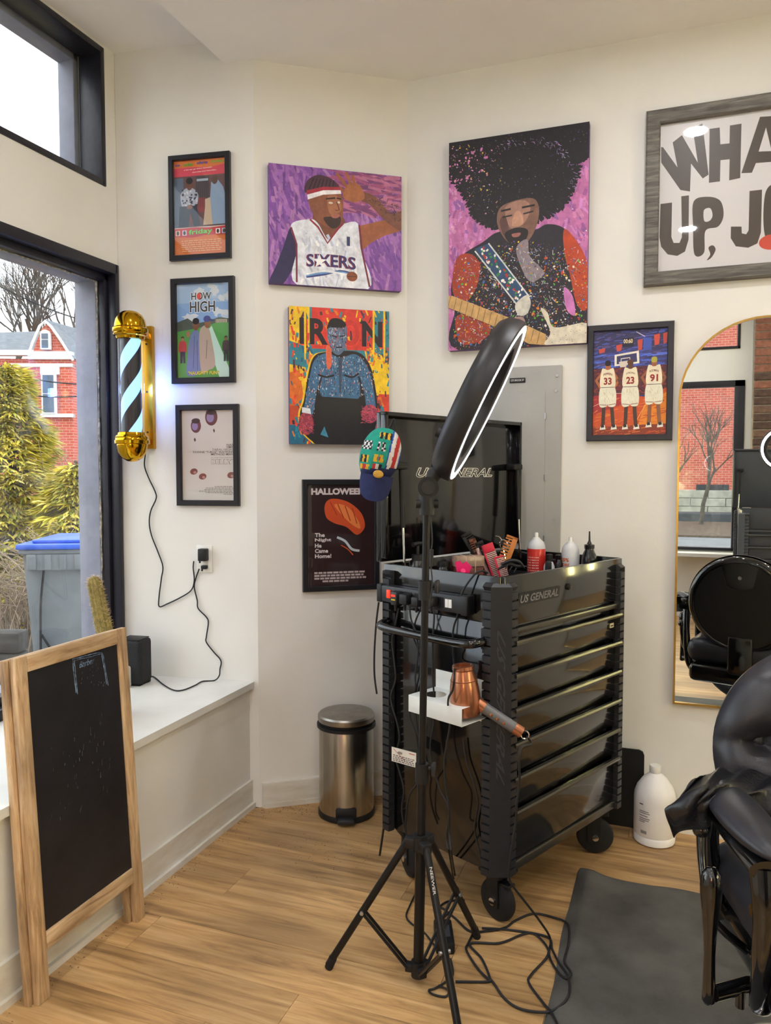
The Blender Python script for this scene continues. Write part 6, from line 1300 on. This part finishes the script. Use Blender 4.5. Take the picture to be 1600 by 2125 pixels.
lettering('chalk_word', 'Barber', .06, .018, m_cb, bo, T((c0[0]+c1[0])/2, yb, (c0[1]+c1[1])/2) , .0, .1)
ck = MB()
for i in range(46):
    x, z = R.uniform(-.15, .12), R.uniform(.42, .66)+0
    if R.random() < .7: z = .56+.25*(x)+R.gauss(0, .05)
    a_ = R.uniform(.9, 1.6); l = R.uniform(.004, .02); stroke([(x, z), (x+cos(a_)*l*.4, z+sin(a_)*l)], R.choice((.0003, .0004, .0007)))
for i in range(22): x, z = bx_(175+R.random()*55, 1380+R.random()*50); stroke([(x, z), (x+.001, z+R.uniform(.002, .006))], .0006)
o = ck.build('chalk_smudges', m_cg, bo); o['kind'] = 'stuff'
# ------------------------------------------------------------------ on the window ledge
sp = thing('speaker', 'small black mesh-covered speaker at the end of the window ledge', 'speaker', (-2.075, 2.605, LT), radians(98.4-90))
b = MB(); b.box(-.055, .055, -.05, .05, .003, .19, .018, seg=4); b.build('cabinet', mat('speaker_cloth', '#2b2c30', .75, var=.4, scale=260, bump=.5, bscale=500), sp)
b = MB(); b.box(-.045, .045, -.042, .042, .1885, .192, .001); b.build('top_plate', m_mblk, sp)
b = MB(); b.box(-.045, .045, -.04, .04, 0, .004); b.build('foot', m_rub, sp)
q = onz(259, 1429, LT); wa = thing('power_adapter', 'small white adapter block beside the speaker', 'adapter', (q.x-.02, q.y+.02, LT), .1); b = MB(); b.box(-.025, .025, -.02, .02, 0, .085, .008); b.build('case', m_nzl, wa); b = MB(); b.box(-.01, .01, -.022, -.019, .03, .05, .001); b.build('port', m_mblk, wa)
ca = atd(193, 1184, 2.75); cb = atd(217, 1310, 2.75); ct = thing('potted_cactus', 'spiny golden column cactus on the window ledge behind the chalkboard', 'cactus', (cb.x+.01, cb.y, LT))
revolve('pot', [(.045, 0), (.06, .09), (.065, .10), (.065, .12), (.055, .12), (.05, .1)], mat('terracotta', '#a8623e', .8), ct); revolve('soil', [(.052, .108), (0, .112)], mat('potting_soil', '#3a2c20', .95), ct)
ax0 = [Vector((0, 0, .10)), Vector((0, 0, .25)), Vector((ca.x-cb.x, ca.y-cb.y, 0))*.35+Vector((-.01, 0, .38)), Vector((ca.x-cb.x-.01, ca.y-cb.y, ca.z-LT-.02))]
sk = catmull(ax0, 12); b = MB(); NT = 22; vv = []; ff = []; fr = []
for i, p in enumerate(sk):
    t = i/(len(sk)-1); rr = .034*(1-.28*t)*(1 if t < .88 else sqrt(max(.01, 1-((t-.88)/.12)**2)))
    tn = (sk[min(i+1, len(sk)-1)]-sk[max(i-1, 0)]).normalized(); a_ = tn.orthogonal().normalized(); c_ = tn.cross(a_)
    for k in range(NT): th_ = 2*pi*k/NT; q_ = rr*(1 if k % 2 else .86); vv.append(p+a_*(q_*cos(th_))+c_*(q_*sin(th_))); fr.append((p, (a_*cos(th_)+c_*sin(th_)), q_, tn))
for i in range(len(sk)-1):
    for k in range(NT): ff.append((i*NT+k, i*NT+(k+1) % NT, (i+1)*NT+(k+1) % NT, (i+1)*NT+k))
ff.append(tuple(range((len(sk)-1)*NT, len(sk)*NT))); b.add(vv, ff); st_ = b.build('stem', mat('cactus_olive', '#9a8a4c', .7, var=.25, scale=60), ct, smooth=20)
b = MB()
for i in range(1300):
    p, dv, q_, tn = R.choice(fr); s0 = p+dv*q_*.96+tn*R.uniform(-.006, .006); d = (dv+tn*R.uniform(-.5, .6)+Vector((R.uniform(-.5, .5), R.uniform(-.5, .5), R.uniform(-.3, .3)))).normalized(); w = d.orthogonal().normalized()*.0006
    b.add([s0-w, s0+w, s0+d*R.uniform(.008, .018)], [(0, 1, 2)])
o = b.build('spines', mat('cactus_spines', '#e8c8a0', .6), st_, smooth=0); o['kind'] = 'stuff'
# ------------------------------------------------------------------ barber pole on the wall
wb0 = onP(311, 808); pc = Vector((wb0.x, wb0.y, 1.46))
bpl = thing('barber_pole', 'gold barber pole light with glowing blue-white and black stripes', 'barber pole', pc, RZP)
m_gold = mat('polished_gold', '#d9a520', .12, metal=1.0, var=.04); m_gold2 = mat('satin_gold', '#c9962a', .32, metal=.9, var=.05)
OFF = -.15
b = MB(); b.box(-.026, .026, -.024, 0, .06, .575, .003); bk_ = b.build('wall_bracket', m_gold2, bpl)
for z in (.13, .3, .5): b = MB(); b.cyl((-.0, -.024, z), (-.0, -.0265, z), .004, n=10); b.build('screw', m_mblk, bk_)
for z in (.088, .53): b = MB(); b.box(-.02, .02, OFF+.04, -.02, z-.012, z+.012, .003); b.build('arm', m_gold, bk_)
def rv(name, prof, m, par): b = MB(); b.lathe(prof, 48, None, (0, OFF, 0)); return b.build(name, m, par, smooth=35)
rv('lower_dome', [(0, .003), (.02, .006), (.042, .02), (.056, .042), (.061, .07), (.061, .075)], m_gold, bpl); rv('lower_collar', [(.061, .074), (.069, .077), (.070, .09), (.067, .094), (.066, .1), (.068, .104), (.064, .110), (.058, .112), (.055, .122), (.05, .124)], m_gold, bpl)
rv('upper_collar', [(.05, .496), (.055, .498), (.058, .508), (.066, .512), (.068, .518), (.066, .522), (.070, .528), (.070, .54), (.064, .545)], m_gold, bpl); rv('upper_dome', [(.064, .544), (.063, .556), (.059, .575), (.048, .595), (.03, .608), (.01, .613), (0, .6135)], m_gold, bpl)
m_str = bpy.data.materials.new('spiral_stripes'); m_str.use_nodes = True; MATS['spiral_stripes'] = m_str
nd = m_str.node_tree.nodes; lk = m_str.node_tree.links; bs = nd['Principled BSDF']; tcn = nd.new('ShaderNodeTexCoord'); sx = nd.new('ShaderNodeSeparateXYZ'); lk.new(tcn.outputs['Object'], sx.inputs[0])
at2 = nd.new('ShaderNodeMath'); at2.operation = 'ARCTAN2'; lk.new(sx.outputs['Y'], at2.inputs[0]); lk.new(sx.outputs['X'], at2.inputs[1])
dv_ = nd.new('ShaderNodeMath'); dv_.operation = 'MULTIPLY'; dv_.inputs[1].default_value = 1/(2*pi)*2; lk.new(at2.outputs[0], dv_.inputs[0])
mz = nd.new('ShaderNodeMath'); mz.operation = 'MULTIPLY_ADD'; mz.inputs[1].default_value = -1/.175; lk.new(sx.outputs['Z'], mz.inputs[0]); lk.new(dv_.outputs[0], mz.inputs[2])
frc = nd.new('ShaderNodeMath'); frc.operation = 'FRACT'; lk.new(mz.outputs[0], frc.inputs[0]); gt = nd.new('ShaderNodeMath'); gt.operation = 'GREATER_THAN'; gt.inputs[1].default_value = .55; lk.new(frc.outputs[0], gt.inputs[0])
mxc = nd.new('ShaderNodeMix'); mxc.data_type = 'RGBA'; mxc.inputs[6].default_value = (.012, .012, .016, 1); mxc.inputs[7].default_value = (.18, .3, .7, 1); lk.new(gt.outputs[0], mxc.inputs[0]); lk.new(mxc.outputs[2], bs.inputs['Base Color'])
bs.inputs['Emission Color'].default_value = (.16, .38, 1, 1); ms = nd.new('ShaderNodeMath'); ms.operation = 'MULTIPLY'; ms.inputs[1].default_value = 1.0; lk.new(gt.outputs[0], ms.inputs[0]); lk.new(ms.outputs[0], bs.inputs['Emission Strength']); bs.inputs['Roughness'].default_value = .35
b = MB(); b.lathe([(.041, 0), (.041, .376)], 48); o = b.build('striped_cylinder', m_str, bpl, loc=(0, OFF, .122))
b = MB(); b.lathe([(.0505, .12), (.0505, .5)], 48, None, (0, OFF, 0)); b.f = b.f[:48]; b.mi = b.mi[:48]; b.build('glass_tube', glass_mat('pole_glass', (.96, .97, 1), 1.45), bpl)
# point light added between pole and bracket for the blue glow on the wall
ld = bpy.data.lights.new('pole_glow_light', 'POINT'); ld.energy = .5; ld.color = (.16, .3, 1); ld.shadow_soft_size = .02; lo = bpy.data.objects.new('pole_glow_light', ld); COL.objects.link(lo); lo.parent = bpl; lo.location = (.02, -.07, .31)
# ------------------------------------------------------------------ outlet and wall cords
oc = (onP(408, 1132)+onP(442, 1187))/2; ol = thing('wall_outlet', 'white double wall outlet under the lowest poster', 'outlet', oc+PN*.001, RZP)
b = MB(); b.box(-.036, .036, -.006, 0, -.058, .058, .003); b.build('cover_plate', m_nzl, ol)
for z in (.02, -.02): b = MB(); b.box(-.017, .017, -.0075, -.005, z-.014, z+.014, .002); b.build('receptacle', m_white, ol)
def adapter(label, px, py, w, h, d, name='plug_adapter'):
    q = onP(px, py)+PN*.008; t = thing(name, label, 'plug', q, RZP); b = MB(); b.box(-w/2, w/2, -d, 0, -h/2, h/2, .004); b.build('case', m_mblk, t); b = MB(); b.cyl((-w*.3, -d*.8, -h/2), (-w*.3, -d*.8, -h/2-.008), .004, n=8); b.build('strain_relief', m_mblk, t); return t
adapter('black cube plug adapter in the top socket of the wall outlet', 427, 1150, .036, .052, .034); adapter('small black plug in the bottom socket of the wall outlet', 428, 1176, .026, .016, .02)
m_cord = mat('black_cable', '#1b1b1e', .55)
def cord(label, pts, r=.0028, cat='cable', smooth=6, name='cable'):
    P = [Vector(p) for p in pts]; o0 = P[0].copy(); b = MB(); b.tube([p-o0 for p in P], r, 8, smooth=smooth); o = b.build(name, m_cord); o.location = o0; return tag(o, label, cat)
def wp_(l, off=.006): return [onP(x, y)+PN*off for x, y in l]
cord('black power cable dangling from the barber pole to the outlet', wp_([(305, 936), (302, 965), (310, 990), (324, 1020), (326, 1035), (315, 1060), (312, 1085), (317, 1112), (330, 1145), (340, 1175), (337, 1200), (332, 1240), (333, 1258), (350, 1252), (375, 1240), (398, 1225), (405, 1205), (403, 1178), (404, 1164)], .009))
lg = [onz(x, y, LT+.004) for x, y in ((445, 1412), (420, 1414), (405, 1422), (380, 1432), (360, 1432), (338, 1420), (318, 1404), (305, 1408))]
cord('black cable running from the outlet down onto the ledge to the speaker', wp_([(415, 1180), (408, 1200), (405, 1218), (411, 1245), (413, 1262), (430, 1280), (434, 1292), (430, 1320), (430, 1332), (445, 1352), (460, 1370), (458, 1388)], .008)+[onz(455, 1402, LT+.03)]+lg)
cord('short looped cable end beside the speaker on the ledge', [onz(x, y, LT+.004) for x, y in ((298, 1418), (312, 1412), (306, 1402), (298, 1404), (302, 1390), (318, 1386), (320, 1394), (304, 1404), (299, 1408))], .0022)
# ------------------------------------------------------------------ plugs and cables on the cart side and floor
def cs(l, off=.05): return [cside(x, y, off) for x, y in l]
def fl_(l, z=.0045):
    out = []
    for x, y in l:
        q = onz(x, y, z)
        if q.x > mx0_-.01 and my0_ < q.y < my1_: zz = mat_z(min(max(q.x, mx0_), mx1_), q.y)+.005; q = onz(x, y, zz)
        out.append(q)
    return out
def plug(label, x, y, w, h, m):
    t = thing('power_plug', label, 'plug', cside(x, y, .042), radians(65.5)); b = MB(); b.box(-.03, .0, -w/2, w/2, -h/2, h/2, .005); b.build('plug_body', m, t); b = MB(); b.cyl((-.018, 0, -h/2), (-.018, 0, -h/2-.02), .006, .004, n=10); b.build('strain_relief', m_rub, t); return t
t = plug('black plug with red and yellow marks nearest the red switch', 829, 1240, .028, .045, m_guard)
b = MB(); b.box(-.0308, -.03, -.009, .009, .006, .013); b.build('red_mark', mat('red_switch', '#d23a2c', .35), t, smooth=0); b = MB(); b.box(-.0308, -.03, -.009, .009, -.006, -.002); b.build('yellow_mark', mat('mark_yellow', '#d8c030', .5), t, smooth=0)
plug('black plug beside the marked plug on the power strip', 848, 1242, .034, .034, m_mblk); plug('black plug behind the light stand pole on the power strip', 872, 1247, .03, .03, m_mblk); plug('black plug nearest the white charging ports of the power strip', 903, 1247, .03, .03, m_mblk)
cord('black cable with a paper tag hanging from the marked plug down the cart side', cs([(827, 1262), (820, 1300), (814, 1330), (818, 1370), (821, 1410), (812, 1440), (813, 1462), (824, 1500), (829, 1530), (824, 1555), (820, 1570), (830, 1605), (838, 1640), (834, 1680), (840, 1720), (850, 1752)], .055), .0032)
cord('black cable hanging from the plug beside the marked one', cs([(850, 1258), (853, 1285), (862, 1310), (868, 1350), (862, 1400), (862, 1430), (852, 1465), (851, 1490), (862, 1520), (868, 1560), (870, 1600), (866, 1625), (850, 1650), (843, 1690), (842, 1725), (850, 1745)], .06), .003)
cord('black cable twisting behind the light stand pole', cs([(874, 1262), (862, 1290), (858, 1320), (866, 1345), (873, 1380), (866, 1420), (860, 1450), (862, 1480), (868, 1520), (872, 1560), (878, 1600)], .05), .003)
cord('black cable running straight down beside the light stand pole', cs([(899, 1258), (901, 1280), (898, 1330), (898, 1400), (901, 1450), (900, 1500), (893, 1545), (896, 1580), (905, 1612), (914, 1640), (931, 1675), (931, 1705), (927, 1740), (933, 1775)], .06)+fl_([(941, 1822), (951, 1850), (938, 1885), (920, 1905)]), .003)
cord('grey-black cable looped over the cart rim and down past the hair dryer', [cw(.03, .075, CT+.004), cw(.008, .085, CT+.012), cw(-.012, .10, CT-.005)]+cs([(958, 1232), (950, 1275), (941, 1305), (940, 1345), (942, 1375)], .03)+cs([(943, 1400), (940, 1430), (931, 1448)], .16)+cs([(930, 1470), (934, 1500), (928, 1540), (922, 1580), (925, 1630), (932, 1680), (933, 1730), (938, 1780)], .12)+fl_([(944, 1815), (946, 1845)]), .0032)
cord('hair dryer cable falling past the corner guard and curling over floor and mat', [DRY_END, DRY_END+Vector((.012, -.004, -.02))]+[atd(x, y, d) for x, y, d in ((1079, 1555, 2.06), (1078, 1620, 2.07), (1072, 1670, 2.08), (1071, 1700, 2.09), (1062, 1760, 2.10), (1056, 1815, 2.13), (1064, 1838, 2.16), (1090, 1872, 2.21), (1122, 1914, 2.27))]+fl_([(1142, 1948), (1140, 1983), (1156, 2015), (1174, 2030), (1185, 2019), (1171, 1994), (1180, 1957), (1178, 1918), (1146, 1903), (1106, 1896), (1070, 1910), (1048, 1925), (1011, 1932), (975, 1932), (946, 1907), (924, 1889), (914, 1881), (932, 1870), (964, 1868)]), .0035)
cord('black cable looping wide across the floor onto the mat edge', fl_([(986, 1928), (972, 1957), (968, 1972), (990, 2008), (1011, 2030), (1022, 2037), (1048, 2073), (1084, 2095), (1142, 2099), (1178, 2070), (1180, 2030), (1160, 1998), (1146, 1970), (1135, 1944), (1060, 1930), (1000, 1926)]), .0035)
cord('black cable making the inner loop beside the stand and off under the mat edge', fl_([(945, 2037), (1011, 2037), (1016, 2028), (1000, 1990), (976, 1958), (1037, 1957), (1084, 1939), (1109, 1938), (1135, 1965), (1135, 1986), (1102, 2023), (1098, 2041), (1127, 2081), (1142, 2099), (1156, 2125), (1162, 2150)]), .0035)
cord('thin black cable bowing out to the power block under the stand', fl_([(866, 1846), (850, 1880), (843, 1900), (852, 1915), (880, 1935), (896, 1955), (905, 1965)]), .003)
cord('thin black cable leaving the power block around the front tripod leg', fl_([(935, 1990), (940, 2015), (935, 2030), (905, 2050), (890, 2055), (900, 2064), (925, 2068), (930, 2055), (910, 2045)]), .003)
q = (onz(908, 1925)+onz(935, 1985))/2; t = thing('power_brick', 'black power supply block on the floor inside the tripod legs', 'adapter', (q.x, q.y, 0), radians(110)); b = MB(); b.box(-.065, .065, -.028, .028, 0, .034, .006); b.build('case', m_mblk, t); b = MB(); b.box(-.03, .03, -.018, .018, .034, .0345); b.build('label_plate', mat('label_dim', '#3a3a40', .5), t, smooth=0)
# paper tag on the cable
q = cside(838, 1571, .062); t = thing('warning_tag', 'small white paper warning tag on the hanging cable', 'tag', q, radians(65.5-90)+radians(8))
a = Art(.098, .048, '#dcd6cc'); a.line([(.08, .1), (.55, .75)], .02, '#b03a34'); 
for i in range(4):
    x = .06
    while x < .9: l = R.uniform(.04, .12); a.rect(x, .5+i*.12, x+l, .56+i*.12, '#4a4644'); x += l+.03
a.rect(.72, .12, .95, .17, '#b03a34'); a.ell(.35, .28, .1, .1, '#8a8680', 12); a.build('print', P_POST, t, (0, -.0006, 0)); b = MB(); b.box(-.049, .049, -.0005, .0005, -.024, .024); b.build('paper', mat('tag_paper', '#dcd6cc', .8), t, smooth=0)
cord('black cable hanging behind the left corner guard of the cart', cs([(786, 1250), (781, 1290), (777, 1350), (777, 1400), (782, 1440)], .03), .0035)
cord('loose cable end hanging under the cart by the rear caster', cs([(797, 1712), (793, 1740), (788, 1775)], .01), .004)
cord('thin black cable on the cart side right of the white holder', cs([(962, 1535), (968, 1580), (985, 1630), (992, 1670), (985, 1720), (996, 1770), (1000, 1790)], .006), .003)
# dirt swept against the wall and bin
b = MB()
for i in range(520):
    if R.random() < .55: s_ = R.random(); p = C1+MD*(s_*.55)+MN*(.03+abs(R.gauss(0, .05))); p = Vector((p.x, p.y, 0))
    elif R.random() < .6: p = Vector((-1.61+abs(R.gauss(0, .03)), R.uniform(1.4, 2.75), 0))
    else: q = onz(R.gauss(660, 60), R.gauss(1760, 25)); p = Vector((q.x, q.y, 0))
    if (p-C1).dot(MN) < .022 or p.x < -1.614: continue
    if hypot(p.x+1.235, p.y-2.885) < .122: continue
    s = R.uniform(.0007, .0024); a_ = R.random()*6; z = .0006+R.random()*.0004
    b.add([(p.x+s*cos(a_+k*2.1)*R.uniform(.5, 1.6), p.y+s*sin(a_+k*2.1)*R.uniform(.5, 1.6), z) for k in range(3)]+[(p.x, p.y, z+.0015)], [(0, 1, 3), (1, 2, 3), (2, 0, 3)])
o = b.build('floor_dirt', mat('dust_brown', '#4a3826', .95), smooth=0); o['kind'] = 'stuff'; o['label'] = 'brown dirt and hair clippings swept against the wall'; o['category'] = 'dirt'
